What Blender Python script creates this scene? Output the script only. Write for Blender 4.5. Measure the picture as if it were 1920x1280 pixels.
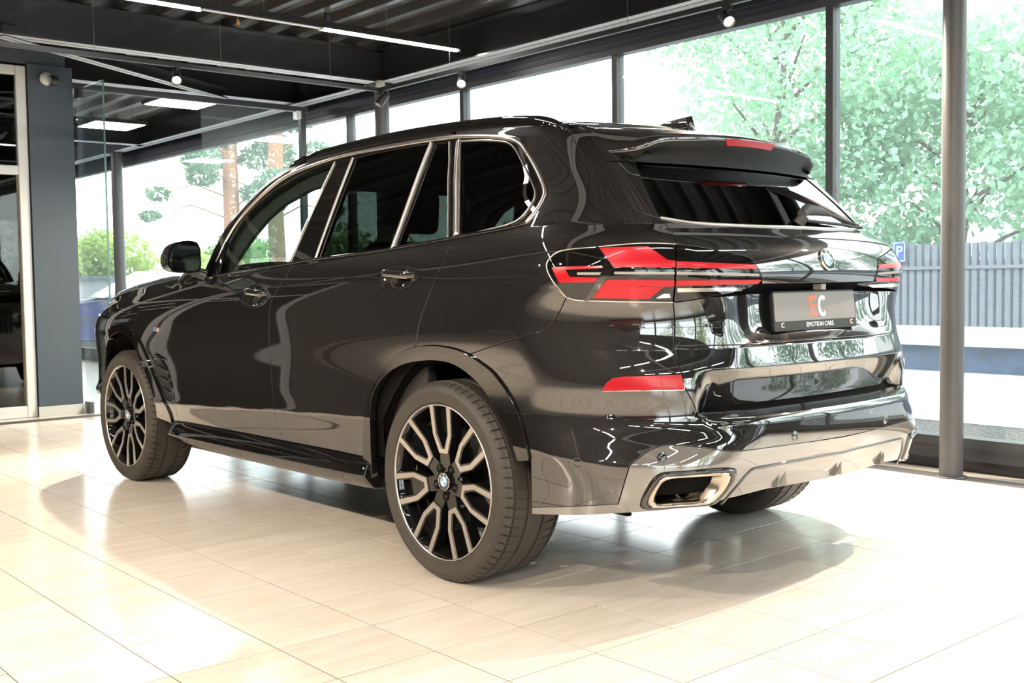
import bpy, bmesh, math, random
import numpy as np
from mathutils import Vector, Matrix
from mathutils.geometry import tessellate_polygon

for o in list(bpy.data.objects): bpy.data.objects.remove(o, do_unlink=True)
scene = bpy.context.scene
C = scene.collection
# ------------------------------------------------------------------ camera
# world frame = car frame: origin on the floor under the rear axle, +y towards the bonnet, +x to the car's right side
def set_camera():
    yaw, pitch, roll = .7260, -.0545, -.0136
    fwd = Vector((math.sin(yaw)*math.cos(pitch), math.cos(yaw)*math.cos(pitch), math.sin(pitch)))
    right = Vector((math.cos(yaw), -math.sin(yaw), 0)); up = right.cross(fwd)
    r2 = math.cos(roll)*right+math.sin(roll)*up; u2 = -math.sin(roll)*right+math.cos(roll)*up
    cd = bpy.data.cameras.new('camera'); cam = bpy.data.objects.new('camera', cd); C.objects.link(cam)
    M = Matrix((r2, u2, -fwd)).transposed().to_4x4(); M.translation = (-3.4686, -3.2069, 1.1140)
    cam.matrix_world = M
    cd.sensor_width = 36; cd.lens = 2065.5/1920*36; cd.clip_start = .05; cd.clip_end = 500
    scene.camera = cam
set_camera()
# ------------------------------------------------------------------ daylight and exposure
def set_world():
    w = bpy.data.worlds.new('sky'); scene.world = w; w.use_nodes = True
    nt = w.node_tree; bg = nt.nodes['Background']
    bg.inputs['Color'].default_value = (.93, .97, 1, 1); bg.inputs['Strength'].default_value = SKY
SKY = 7.5
set_world()
vs = scene.view_settings
vs.view_transform = 'Standard'; vs.look = 'None'; vs.exposure = 0.0; vs.gamma = 1.0
vs.use_curve_mapping = False
scene.cycles.use_denoising = True
scene.cycles.max_bounces = 10; scene.cycles.diffuse_bounces = 4; scene.cycles.glossy_bounces = 5
scene.cycles.transparent_max_bounces = 24; scene.cycles.transmission_bounces = 4
scene.cycles.caustics_reflective = False; scene.cycles.caustics_refractive = False
scene.cycles.sample_clamp_indirect = 6.0
BYAW = -.0170                                   # the building stands turned by one degree to the car
cB, sB = math.cos(BYAW), math.sin(BYAW)
def b2w(x, y, z=0.0): return Vector((cB*x-sB*y, sB*x+cB*y, z))
# ------------------------------------------------------------------ helpers
MATS = {}
def mat(name, col=(.5, .5, .5), rough=.5, metal=0.0, ior=1.5, coat=0.0, emit=None, es=1.0, noise=0.0, nscale=20.0, bump=0.0, trans=0.0, spec=None):
    if name in MATS: return MATS[name]
    m = bpy.data.materials.new(name); m.use_nodes = True; nt = m.node_tree; b = nt.nodes['Principled BSDF']
    b.inputs['Base Color'].default_value = (*col, 1); b.inputs['Roughness'].default_value = rough
    b.inputs['Metallic'].default_value = metal; b.inputs['IOR'].default_value = ior
    b.inputs['Coat Weight'].default_value = coat; b.inputs['Coat Roughness'].default_value = .02
    if spec is not None: b.inputs['Specular IOR Level'].default_value = spec
    if emit: b.inputs['Emission Color'].default_value = (*emit, 1); b.inputs['Emission Strength'].default_value = es
    if trans: b.inputs['Transmission Weight'].default_value = trans
    if noise or bump:
        tc = nt.nodes.new('ShaderNodeTexCoord'); n = nt.nodes.new('ShaderNodeTexNoise'); n.inputs['Scale'].default_value = nscale
        n.inputs['Detail'].default_value = 4; nt.links.new(tc.outputs['Object'], n.inputs['Vector'])
        if noise:
            mx = nt.nodes.new('ShaderNodeMix'); mx.data_type = 'RGBA'
            mx.inputs[6].default_value = (*[c*(1-noise) for c in col], 1); mx.inputs[7].default_value = (*[min(1, c*(1+noise)) for c in col], 1)
            nt.links.new(n.outputs['Fac'], mx.inputs[0]); nt.links.new(mx.outputs[2], b.inputs['Base Color'])
        if bump:
            bp = nt.nodes.new('ShaderNodeBump'); bp.inputs['Strength'].default_value = bump; bp.inputs['Distance'].default_value = .01
            nt.links.new(n.outputs['Fac'], bp.inputs['Height']); nt.links.new(bp.outputs['Normal'], b.inputs['Normal'])
    MATS[name] = m; return m
def glass_mat(name, tint, f0=1.5, extra=0.0, rough=0.0, veil=0.0):
    """sheet of glass: lets light straight through, mirrors more towards grazing angles; dust is a translucent haze imitating glare"""
    if name in MATS: return MATS[name]
    m = bpy.data.materials.new(name); m.use_nodes = True; nt = m.node_tree; nt.nodes.clear(); N = nt.nodes.new; L_ = nt.links.new
    o = N('ShaderNodeOutputMaterial'); mx = N('ShaderNodeMixShader'); t = N('ShaderNodeBsdfTransparent'); g = N('ShaderNodeBsdfGlossy')
    t.inputs['Color'].default_value = (*tint, 1); g.inputs['Roughness'].default_value = rough; g.inputs['Color'].default_value = (1, 1, 1, 1)
    ge = N('ShaderNodeNewGeometry'); dt = N('ShaderNodeVectorMath'); dt.operation = 'DOT_PRODUCT'; L_(ge.outputs['Normal'], dt.inputs[0]); L_(ge.outputs['Incoming'], dt.inputs[1])
    def math_(op, a, b=None):
        q = N('ShaderNodeMath'); q.operation = op
        for i, v in enumerate((a, b)):
            if v is None: continue
            if isinstance(v, (int, float)): q.inputs[i].default_value = v
            else: L_(v, q.inputs[i])
        return q.outputs[0]
    r0 = ((f0-1)/(f0+1))**2
    c5 = math_('POWER', math_('SUBTRACT', 1.0, math_('ABSOLUTE', dt.outputs['Value'])), 5.0)
    fr = math_('ADD', math_('MULTIPLY', c5, 1-r0), r0)
    src = t
    if veil:
        d = N('ShaderNodeBsdfTranslucent'); d.inputs['Color'].default_value = (.9, .95, .95, 1)  # milky layer put in for the washed-out glare on the panes
        m2 = N('ShaderNodeMixShader'); m2.inputs[0].default_value = veil
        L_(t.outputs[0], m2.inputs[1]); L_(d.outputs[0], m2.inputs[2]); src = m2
    L_(fr, mx.inputs[0]); L_(src.outputs[0], mx.inputs[1]); L_(g.outputs[0], mx.inputs[2]); L_(mx.outputs[0], o.inputs['Surface'])
    MATS[name] = m; return m
def link(name, me, parent=None, mats=(), loc=None, rot=None):
    o = bpy.data.objects.new(name, me); C.objects.link(o)
    for m in (mats if isinstance(mats, (list, tuple)) else [mats]): 
        if me is not None and m is not None: me.materials.append(m)
    if parent: o.parent = parent
    if loc is not None: o.location = loc
    if rot is not None: o.rotation_euler = rot
    return o
def tag(o, label, cat, group=None):
    o['label'] = label; o['category'] = cat
    if group: o['group'] = group
    return o
def struct(o): o['kind'] = 'structure'; return o
def empty(name, loc=(0, 0, 0), rz=0.0):
    o = bpy.data.objects.new(name, None); C.objects.link(o); o.location = loc; o.rotation_euler = (0, 0, rz); o.empty_display_size = .1
    return o
class MB:
    """collects simple solids and links them as one mesh object"""
    def __init__(s): s.v = []; s.f = []; s.m = []; s.sm = []
    def add(s, v, f, mi=0, smooth=False):
        k = len(s.v); s.v += [tuple(p) for p in v]; s.f += [tuple(i+k for i in q) for q in f]; s.m += [mi]*len(f); s.sm += [smooth]*len(f); return s
    def box(s, a, b, mi=0):
        (x0, y0, z0), (x1, y1, z1) = a, b
        return s.add([(x0,y0,z0),(x1,y0,z0),(x1,y1,z0),(x0,y1,z0),(x0,y0,z1),(x1,y0,z1),(x1,y1,z1),(x0,y1,z1)],
            [(0,3,2,1),(4,5,6,7),(0,1,5,4),(1,2,6,5),(2,3,7,6),(3,0,4,7)], mi)
    def bar(s, a, b, w, h, mi=0, up=(0, 0, 1)):
        """box between two points, w wide across, h tall along up"""
        a, b = Vector(a), Vector(b); d = (b-a).normalized(); u = Vector(up); r = d.cross(u).normalized(); u = r.cross(d).normalized()
        vs = [p+r*sx*w/2+u*sz*h/2 for p in (a, b) for sx, sz in ((-1,-1),(1,-1),(1,1),(-1,1))]
        return s.add(vs, [(0,1,2,3),(7,6,5,4),(0,4,5,1),(1,5,6,2),(2,6,7,3),(3,7,4,0)], mi)
    def tube(s, pts, rad, n=10, mi=0, caps=True):
        pts = [Vector(p) for p in pts]; m = len(pts); rad = rad if isinstance(rad, (list, tuple)) else [rad]*m
        V = []; prev = None
        for i, p in enumerate(pts):
            d = (pts[min(i+1, m-1)]-pts[max(i-1, 0)]).normalized()
            if prev is None: prev = d.orthogonal().normalized()
            r = (prev-d*prev.dot(d)).normalized(); prev = r; q = d.cross(r)
            V += [p+(r*math.cos(2*math.pi*k/n)+q*math.sin(2*math.pi*k/n))*rad[i] for k in range(n)]
        Fc = [(i*n+k, i*n+(k+1) % n, (i+1)*n+(k+1) % n, (i+1)*n+k) for i in range(m-1) for k in range(n)]
        s.add(V, Fc, mi, True)
        if caps: s.add(V[:n], [tuple(reversed(range(n)))], mi); s.add(V[-n:], [tuple(range(n))], mi)
        return s
    def lathe(s, prof, n=48, axis='z', mi=0, org=(0, 0, 0), smooth=True, closed=False):
        """prof = [(r, h)] turned about an axis"""
        V = []
        for r, h in prof:
            for k in range(n):
                a = 2*math.pi*k/n; c_, s_ = r*math.cos(a), r*math.sin(a)
                p = (c_, s_, h) if axis == 'z' else (h, c_, s_) if axis == 'x' else (c_, h, s_)
                V.append((p[0]+org[0], p[1]+org[1], p[2]+org[2]))
        m = len(prof); Fc = [(i*n+k, i*n+(k+1) % n, ((i+1) % m)*n+(k+1) % n, ((i+1) % m)*n+k) for i in range(m if closed else m-1) for k in range(n)]
        return s.add(V, Fc, mi, smooth)
    def prism(s, poly, z0, z1, mi=0, fn=None, smooth=False):
        """2d outline extruded from z0 to z1 (fn maps a point)"""
        n = len(poly); fn = fn or (lambda p: p)
        V = [fn((x, y, z)) for z in (z0, z1) for x, y in poly]
        tri = tessellate_polygon([[Vector((x, y, 0)) for x, y in poly]])
        s.add(V, [tuple(t) for t in tri]+[tuple(i+n for i in reversed(t)) for t in tri], mi)
        s.add(V, [(k, (k+1) % n, (k+1) % n+n, k+n) for k in range(n)], mi, smooth); return s
    def mesh(s, name, recalc=True):
        me = bpy.data.meshes.new(name); me.from_pydata(s.v, [], s.f); me.polygons.foreach_set('material_index', s.m); me.polygons.foreach_set('use_smooth', s.sm)
        if recalc:
            bm = bmesh.new(); bm.from_mesh(me); bmesh.ops.recalc_face_normals(bm, faces=bm.faces); bm.to_mesh(me); bm.free()
        me.update(); return me
    def obj(s, name, mats, parent=None, loc=None, rot=None, recalc=True): return link(name, s.mesh(name, recalc), parent, mats, loc, rot)
def bevel(o, w, seg=2):
    md = o.modifiers.new('bevel', 'BEVEL'); md.width = w; md.segments = seg; md.limit_method = 'ANGLE'; md.angle_limit = math.radians(40); return o
def copy_tree(o, parent=None):
    c = o.copy(); C.objects.link(c); c.parent = parent
    for ch in list(o.children): copy_tree(ch, c)
    return c
def text_mesh(txt, size, depth=.001, align='CENTER'):
    cu = bpy.data.curves.new('lettering', 'FONT'); cu.body = txt; cu.size = size; cu.extrude = depth; cu.align_x = align; cu.align_y = 'CENTER'; cu.resolution_u = 3
    o = bpy.data.objects.new('lettering', cu); C.objects.link(o); dg = bpy.context.evaluated_depsgraph_get()
    me = bpy.data.meshes.new_from_object(o.evaluated_get(dg)); bpy.data.objects.remove(o); bpy.data.curves.remove(cu); me.materials.clear(); return me
def fillet(poly, r, n=5):
    """round the corners of a closed 2d outline"""
    out = []; m = len(poly)
    for i in range(m):
        p = Vector(poly[i][:2]); a = Vector(poly[i-1][:2])-p; b = Vector(poly[(i+1) % m][:2])-p
        rr = r[i] if isinstance(r, (list, tuple)) else r; rr = min(rr, a.length*.45, b.length*.45)
        if rr <= 0: out.append((p.x, p.y)); continue
        s0, s1 = p+a.normalized()*rr, p+b.normalized()*rr
        for k in range(n+1):
            t = k/n; q = s0*(1-t)**2+p*2*t*(1-t)+s1*t*t; out.append((q.x, q.y))
    return out
# ------------------------------------------------------------------ building (own frame, turned by BYAW)
def B(o): o.rotation_euler = (0, 0, BYAW); return o
def leafy(name, col, var=.35, trans=.35):
    if name in MATS: return MATS[name]
    m = mat(name, col, .6, noise=var, nscale=1.6); nt = m.node_tree; b = nt.nodes['Principled BSDF']
    tr = nt.nodes.new('ShaderNodeBsdfTranslucent'); tr.inputs['Color'].default_value = (col[0]*1.4, col[1]*1.3, col[2], 1)
    mx = nt.nodes.new('ShaderNodeMixShader'); mx.inputs[0].default_value = trans; o = nt.nodes['Material Output']
    nt.links.new(b.outputs[0], mx.inputs[1]); nt.links.new(tr.outputs[0], mx.inputs[2]); nt.links.new(mx.outputs[0], o.inputs['Surface']); return m
def tile_mat():
    m = mat('beige_stoneware', (.78, .66, .52), .17, ior=1.5); nt = m.node_tree; b = nt.nodes['Principled BSDF']
    g = nt.nodes.new('ShaderNodeNewGeometry'); mp = nt.nodes.new('ShaderNodeMapping'); mp.inputs['Scale'].default_value = (1.6, 9.0, 1)
    n = nt.nodes.new('ShaderNodeTexNoise'); n.inputs['Scale'].default_value = 2.2; n.inputs['Detail'].default_value = 6
    oi = nt.nodes.new('ShaderNodeObjectInfo'); ad = nt.nodes.new('ShaderNodeVectorMath'); ad.operation = 'ADD'
    cr_ = nt.nodes.new('ShaderNodeValToRGB'); cr_.color_ramp.elements[0].position = .35; cr_.color_ramp.elements[0].color = (.78, .69, .58, 1)
    cr_.color_ramp.elements[1].position = .62; cr_.color_ramp.elements[1].color = (.84, .77, .685, 1)
    hs = nt.nodes.new('ShaderNodeHueSaturation'); mr = nt.nodes.new('ShaderNodeMapRange'); mr.inputs[3].default_value = .95; mr.inputs[4].default_value = 1.05
    L_ = nt.links.new
    L_(g.outputs['Position'], mp.inputs['Vector']); L_(mp.outputs[0], ad.inputs[0]); L_(oi.outputs['Random'], ad.inputs[1]); L_(ad.outputs[0], n.inputs['Vector'])
    L_(n.outputs['Fac'], cr_.inputs[0]); L_(cr_.outputs[0], hs.inputs['Color']); L_(oi.outputs['Random'], mr.inputs[0]); L_(mr.outputs[0], hs.inputs['Value']); L_(hs.outputs[0], b.inputs['Base Color'])
    return m
M_TILE = tile_mat()
M_GROUT = mat('grey_brown_grout', (.10, .085, .072), .8, noise=.15, nscale=30)
M_DECK = mat('anthracite_painted_steel', (.042, .041, .041), .22, noise=.12, nscale=6)
M_BEAM = mat('black_painted_beam', (.032, .032, .034), .2, noise=.12, nscale=5)
M_FLANGE = mat('light_grey_flange_paint', (.50, .53, .57), .35, noise=.06, nscale=6)
M_RIB = mat('rib_reflection_tone', (.060, .060, .062), .25, metal=.0, noise=.25, nscale=3)  # slightly lighter than the deck, standing in for reflected light on the ribs
M_FASC = mat('dark_blue_fascia', (.016, .018, .034), .5, noise=.15, nscale=4)
M_FRAME = mat('anthracite_window_frame', (.045, .048, .052), .4, noise=.1, nscale=8)
M_COL = mat('grey_painted_column', (.095, .095, .095), .38, noise=.1, nscale=12)
M_PILL = mat('blue_grey_wall_paint', (.072, .092, .118), .6, noise=.06, nscale=6)
M_PVC = mat('white_frame_plastic', (.78, .78, .76), .3, noise=.03, nscale=8)
M_SKIRT = mat('pale_skirting', (.62, .60, .56), .4, noise=.06, nscale=10)
M_WALLD = mat('warm_dark_wall', (.10, .085, .070), .7, noise=.15, nscale=2)
M_WALLB = mat('beige_wall', (.15, .13, .11), .7, noise=.08, nscale=2)
M_PANE = glass_mat('clear_window_glass', (.95, .975, .97), 1.5, veil=.030)
M_GEDGE = mat('green_glass_edge', (.08, .17, .15), .2, noise=.05)
M_DOORGL = glass_mat('dark_door_glass', (.50, .55, .52), 1.55)
M_WIRE = mat('thin_steel_wire', (.25, .25, .25), .4, metal=.8, noise=.05)
M_TUBE = mat('lit_led_tube', (1, 1, 1), .5, emit=(1, .97, .95), es=58)
M_PANEL = mat('lit_led_panel', (1, 1, 1), .5, emit=(1, .98, .96), es=24)
M_BULB = mat('lit_spot_bulb', (1, 1, 1), .5, emit=(1, .86, .66), es=420)
M_LAMPB = mat('black_lamp_housing', (.018, .018, .018), .4, noise=.1)
random.seed(7)
# ---- floor: grout bed, one object per tile
PIT, TX0, TY0 = .3427, -1.463, 1.442
flo = struct(B(MB().box((-8, -9, -.12), (2.60, 6.6, -.0011)).obj('floor', M_GROUT)))
def tile_geo(w):
    h = w/2; b = .0006; return MB().add([(-h+b, -h+b, 0), (h-b, -h+b, 0), (h-b, h-b, 0), (-h+b, h-b, 0), (-h, -h, -.0006), (h, -h, -.0006), (h, h, -.0006), (-h, h, -.0006), (-h, -h, -.006), (h, -h, -.006), (h, h, -.006), (-h, h, -.006)],
        [(0, 1, 2, 3), (0, 4, 5, 1), (1, 5, 6, 2), (2, 6, 7, 3), (3, 7, 4, 0), (4, 8, 9, 5), (5, 9, 10, 6), (6, 10, 11, 7), (7, 11, 8, 4)])
tme = tile_geo(PIT-.0040).mesh('tile'); tme.materials.append(M_TILE)
cam_o = scene.camera; cmi = cam_o.matrix_world.inverted()
def screen(p):
    q = cmi @ p
    if q.z > -.3: return None
    return (.5+q.x/-q.z*2065.5/1920, .5+q.y/-q.z*2065.5/1280, -q.z)
cells = []
for i in range(-20, 13):
    for j in range(-31, 17):
        x, y = TX0+(i+.5)*PIT, TY0+(j+.5)*PIT
        if not (-7.9 < x < 2.44 and -8.9 < y < 6.40): continue
        s_ = screen(b2w(x, y)); cells.append((0 if s_ is None or not (-.06 < s_[0] < 1.06 and -.10 < s_[1] < 1.1) else 1/s_[2]**2, x, y))
cells.sort(reverse=True); rest = MB()
for k, (w_, x, y) in enumerate(cells):
    if k < 300 and w_ > 0:
        t_ = link('tile', tme, flo); t_.location = (x, y, random.uniform(-.0002, .0002))
    else:
        h = (PIT-.0042)/2; rest.add([(x-h, y-h, 0), (x+h, y-h, 0), (x+h, y+h, 0), (x-h, y+h, 0)], [(0, 1, 2, 3)])
for x0, x1, y0, y1 in ((2.445, 2.57, -9, 6.6),): rest.add([(x0, y0, -.0005), (x1, y0, -.0005), (x1, y1, -.0005), (x0, y1, -.0005)], [(0, 1, 2, 3)])
for x0, x1, y0, y1 in ((-8, 2.57, 6.43, 6.6),): rest.add([(x0, y0, -.0008), (x1, y0, -.0008), (x1, y1, -.0008), (x0, y1, -.0008)], [(0, 1, 2, 3)])
r_ = rest.obj('tile_field', M_TILE, flo); r_['kind'] = 'stuff'
flo2 = struct(B(MB().box((-8, 6.6, -.12), (2.60, 20, -.001)).obj('floor_annex', M_TILE)))
# ---- glazed wall on the right: bays between mullions
SILL, HEAD, WX = .19, 2.78, 2.61
muls = [.674+1.84*k for k in range(-5, 4)]+[12.29, 19.9]
wn = 0
for k in range(len(muls)-1):
    y0, y1 = muls[k], muls[k+1]; wn += 1
    b = MB(); b.box((WX-.03, y0-.026, SILL), (WX+.05, y0+.026, HEAD)); b.box((WX-.04, y0, .065), (WX+.06, y1, SILL)); b.box((WX-.046, y0, .128), (WX-.04, y1, .133))
    b.box((WX-.04, y0, HEAD), (WX+.05, y1, HEAD+.05)); b.box((WX-.01, y0, 0), (WX+.03, y1, .065), 1)
    w_ = struct(B(b.obj('window_%d' % wn, (M_FRAME, M_BEAM))))
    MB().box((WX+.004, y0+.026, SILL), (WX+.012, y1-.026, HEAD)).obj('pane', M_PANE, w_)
struct(B(MB().box((WX-.05, -9, HEAD+.05), (WX+.06, 20, 3.30)).obj('trim_1', M_FASC)))
struct(B(MB().box((WX-.055, -9, HEAD+.075), (WX-.05, 20, HEAD+.083)).box((WX-.055, -9, HEAD+.11), (WX-.05, 20, HEAD+.116)).obj('trim_2', M_FRAME)))
# ---- ceiling: ribbed steel deck with beams below
deck = MB(); V = []; prof = []; x = -8.0
while x < 2.7:
    prof += [(x, 3.31), (x+.11, 3.31), (x+.14, 3.245), (x+.20, 3.245), (x+.23, 3.31)]; x += .30
Fy = (-9, 6.86); n = len(prof)
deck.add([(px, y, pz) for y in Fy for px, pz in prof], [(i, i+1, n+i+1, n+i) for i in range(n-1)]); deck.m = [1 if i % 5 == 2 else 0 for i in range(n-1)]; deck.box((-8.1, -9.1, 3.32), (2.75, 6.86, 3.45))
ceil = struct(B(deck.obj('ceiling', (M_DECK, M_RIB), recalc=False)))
dk2 = MB().add([(px, y, pz) for y in (6.86, 20) for px, pz in prof], [(i, i+1, n+i+1, n+i) for i in range(n-1)]); dk2.box((-8.1, 6.86, 3.32), (2.75, 20.1, 3.45))
struct(B(dk2.obj('ceiling_annex', mat('light_grey_deck', (.30, .30, .315), .4, noise=.12, nscale=4), recalc=False)))
def ibeam(name, a, b, w=.15, z0=2.94, z1=3.235):
    a, b = Vector((*a, 0)), Vector((*b, 0)); m_ = MB(); up_ = (0, 0, 1)
    for zc, ww, hh in ((z0+.008, w, .012), (z1-.006, w, .012), ((z0+z1)/2, .012, z1-z0)):
        m_.bar(a+Vector((0, 0, zc)), b+Vector((0, 0, zc)), ww, hh)
    m_.bar(a+Vector((0, 0, z0+.001)), b+Vector((0, 0, z0+.001)), w, .002, 1)          # pale underside of the flange
    return m_.obj(name, (M_BEAM, M_FLANGE), ceil)
ibeam('steel_beam', (2.37, -9), (2.37, 20), .16)
for yb in (5.27, -.246, -5.77, 10.8): ibeam('steel_beam', (-8, yb), (2.37, yb), .15)
ibeam('steel_beam', (-8, 6.85), (2.37, 6.85), .14, 2.96, 3.235)
ibeam('brace_beam', (-.95, 5.25), (1.55, 6.80), .10, 2.93, 3.03)
ibeam('steel_beam', (-3.2, -9), (-3.2, 6.7), .15)
# ---- columns
def column(x, y, label, d=.126):
    e = empty('column', b2w(x, y, 0), BYAW)
    MB().lathe([(d/2, .0), (d/2, 2.93)], 32).obj('shaft', M_COL, e); MB().box((-.10, -.10, 2.925), (.10, .10, 2.94)).obj('head_plate', M_BEAM, e); MB().lathe([(d/2+.02, 0), (d/2+.02, .006), (d/2, .008)], 32).obj('base_plate', M_COL, e)
    return tag(e, label, 'column', 'round steel columns along the glazed wall')
column(2.37, -.246, 'round grey steel column rising beside the rear corner of the black SUV')
column(2.37, 5.27, 'round dark steel column rising behind the roof of the SUV', .135)
column(2.37, 11.70, 'slim round steel column in the annex beyond the glass partition', .15)
column(2.37, -5.77, 'round grey steel column beside the graphite SUV')
# ---- end wall with white glazed door, pillar and header
YW = 6.62
struct(B(MB().box((-8, YW, 3.02), (-.02, YW+.14, 3.30)).box((-.02, YW+.02, 3.235), (2.5, YW+.12, 3.30)).obj('wall_front', M_PILL)))
struct(B(MB().box((-.345, YW-.02, 0), (.03, YW+.34, 3.02)).obj('wall_pillar', M_PILL)))
struct(B(MB().box((-.352, YW-.032, 0), (.037, YW-.02, .085)).box((.03, YW-.02, 0), (.04, YW+.34, .085)).obj('baseboard_front', M_SKIRT)))
def white_door(n, x0, x1):
    f = .085; b = MB()
    b.box((x0, YW, 0), (x0+f, YW+.07, 3.0)); b.box((x1-f, YW, 0), (x1, YW+.07, 3.0)); b.box((x0+f, YW, 2.92), (x1-f, YW+.07, 3.0)); b.box((x0+f, YW, 0), (x1-f, YW+.07, .10)); b.box((x0+f, YW, 2.075), (x1-f, YW+.07, 2.155))
    o = struct(B(b.obj('door_%d' % n, M_PVC))); bevel(o, .008)
    MB().box((x0+f, YW+.035, .10), (x1-f, YW+.045, 2.075)).obj('pane', M_DOORGL, o); MB().box((x0+f, YW+.035, 2.155), (x1-f, YW+.045, 2.92)).obj('pane', M_DOORGL, o)
    for xx in (x1-f-.012,): MB().box((xx, YW+.03, .10), (xx+.012, YW+.05, 2.075)).obj('glazing_bead', mat('bronze_bead', (.25, .19, .12), .4, noise=.1), o)
    return o
white_door(1, -1.62, -.352); white_door(2, -2.95, -1.66); white_door(3, -4.28, -2.99)
struct(B(MB().box((-8, YW, 0), (-4.30, YW+.14, 3.02)).obj('wall_front_far', M_WALLB)))
struct(B(MB().box((-4.3, 9.9, 0), (-.05, 10.0, 3.3)).box((-4.4, 6.8, 0), (-4.3, 10, 3.3)).box((-.06, 6.97, 0), (-.02, 10, 3.3)).obj('wall_office', M_WALLD)))
# ---- glass partition beside the pillar
gp = tag(B(MB().box((.04, YW+.02, 2.855), (2.40, YW+.075, 2.905)).obj('glass_partition', M_FRAME)), 'frameless glass partition with dark header beside the blue-grey pillar', 'partition')
for x0, x1 in ((1.25, 2.31),):
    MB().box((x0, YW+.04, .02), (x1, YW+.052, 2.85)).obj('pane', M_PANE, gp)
MB().box((2.31, YW+.02, 0), (2.37, YW+.075, 2.86)).obj('post', M_FRAME, gp); MB().box((2.26, YW+.01, 2.78), (2.312, YW+.085, 2.86)).obj('clamp', M_PVC, gp)
sd = tag(B(MB().box((.066, YW-.62, .015), (.078, YW+.015, 2.84)).obj('glass_door_leaf', glass_mat('clear_door_leaf', (.93, .97, .96), 1.5))), 'open frameless glass door leaf standing edge-on beside the pillar', 'door')
MB().box((.064, YW-.622, .015), (.080, YW-.62, 2.84)).obj('glass_edge', M_GEDGE, sd); MB().box((.055, YW-.10, 2.76), (.09, YW+.015, 2.85)).obj('clamp', M_BEAM, sd); MB().box((.055, YW-.12, .0), (.09, YW+.015, .10)).obj('clamp', M_COL, sd)
# ---- walls behind the camera and on the left, back glazing
struct(B(MB().box((-8.15, -9, 0), (-8, 6.7, 3.3)).obj('wall_left', M_WALLB)))
bk = MB()
for x in np.arange(-8, 2.7, 2.1): bk.box((x-.06, -9.08, .0), (x+.06, -8.95, 3.3))
bk.box((-8, -9.08, 0), (2.6, -8.95, .35)); bk.box((-8, -9.08, 2.6), (2.6, -8.95, 3.3)); bk.box((-8, -9.05, 1.5), (2.6, -8.98, 1.56))
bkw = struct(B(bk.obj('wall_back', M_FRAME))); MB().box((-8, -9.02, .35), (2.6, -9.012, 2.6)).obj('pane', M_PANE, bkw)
struct(B(MB().box((-8, 19.9, 0), (2.6, 20, 3.3)).box((-8.1, 10, 0), (-8, 20, 3.3)).obj('wall_annex', M_WALLB)))
# ------------------------------------------------------------------ lamps
def area(name, loc, sx, sy, power, col, parent=None, rot=(0, 0, BYAW)):
    l = bpy.data.lights.new(name, 'AREA'); l.shape = 'RECTANGLE'; l.size = sx; l.size_y = sy; l.energy = power; l.color = col
    o = bpy.data.objects.new(name, l); C.objects.link(o); o.location = loc; o.rotation_euler = rot
    if parent: o.parent = parent
    return o
def tube_light(x0, x1, y, z, label, rail=None, lit=((0, 1),)):
    e = empty('tube_light', b2w((x0+x1)/2, y, z), BYAW); L_ = x1-x0
    MB().box((-L_/2, -.035, 0), (L_/2, .035, .05)).obj('housing', M_LAMPB, e)
    for a, b_ in lit:
        xa, xb = -L_/2+L_*a, -L_/2+L_*b_
        MB().box((xa+.02, -.022, -.012), (xb-.02, .022, 0)).obj('diffuser', M_TUBE, e); MB().box((xa, -.026, -.014), (xa+.02, .026, .0)).obj('end_cap', M_PVC, e); MB().box((xb-.02, -.026, -.014), (xb, .026, .0)).obj('end_cap', M_PVC, e)
    MB().box((-L_/2, -.02, -.004), (L_/2, .02, 0)).obj('reflector_strip', M_PVC, e)
    for a in (.2, .5, .8): MB().tube([(-L_/2+L_*a, 0, .05), (-L_/2+L_*a, 0, 3.24-z)], .0025, 6).obj('hanger_wire', M_WIRE, e)
    return tag(e, label, 'lamp', 'linear tube lamps hung under the ceiling')
tube_light(-1.30, 2.20, 3.90, 3.00, 'linear tube lamp above the front of the SUV, lit in two lengths', lit=((0, .365), (.63, 1)))
k = 0
for yy, lb in ((1.2, 'linear tube lamp over the middle of the hall'), (-1.9, 'linear tube lamp over the rear of the SUV'), (-4.6, 'linear tube lamp over the red SUV'), (-7.2, 'linear tube lamp by the back windows')):
    tube_light(-6.6, 1.6, yy, 3.0, lb, lit=((.02, .17), (.22, .37), (.42, .57), (.62, .77), (.82, .97)))
def led_panel(x, y, z, label):
    e = empty('ceiling_panel_light', b2w(x, y, z), BYAW)
    MB().box((-.31, -.31, 0), (.31, .31, .04)).obj('housing', M_LAMPB, e); MB().box((-.285, -.285, -.004), (.285, .285, 0)).obj('diffuser', M_PANEL, e)
    for a in (-.25, .25): MB().tube([(a, 0, .04), (a, 0, 3.24-z)], .003, 6).obj('hanger_wire', M_WIRE, e)
    tag(e, label, 'lamp', 'square panel lamps in the annex')
led_panel(1.50, 7.62, 2.99, 'square lit lamp panel just beyond the glass partition'); led_panel(1.52, 9.62, 2.99, 'square lit ceiling panel further back in the annex'); led_panel(1.2, 12.4, 2.99, 'square lit ceiling panel at the far end of the annex')
RZ = 2.80
def track(a, b_, label):
    e = empty('light_track', b2w((a[0]+b_[0])/2, (a[1]+b_[1])/2, RZ), BYAW); A = Vector((a[0]-(a[0]+b_[0])/2, a[1]-(a[1]+b_[1])/2, 0))
    MB().bar(A, -A, .034, .032).obj('rail', M_LAMPB, e); MB().bar(A+Vector((0, 0, -.017)), -A+Vector((0, 0, -.017)), .012, .003).obj('contact_strip', M_WIRE, e)
    for t in (-.75, -.25, .25, .75): MB().tube([A*t+Vector((0, 0, .016)), A*t+Vector((0, 0, .42))], .002, 5).obj('hanger_wire', M_WIRE, e)
    return tag(e, label, 'light track')
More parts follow.
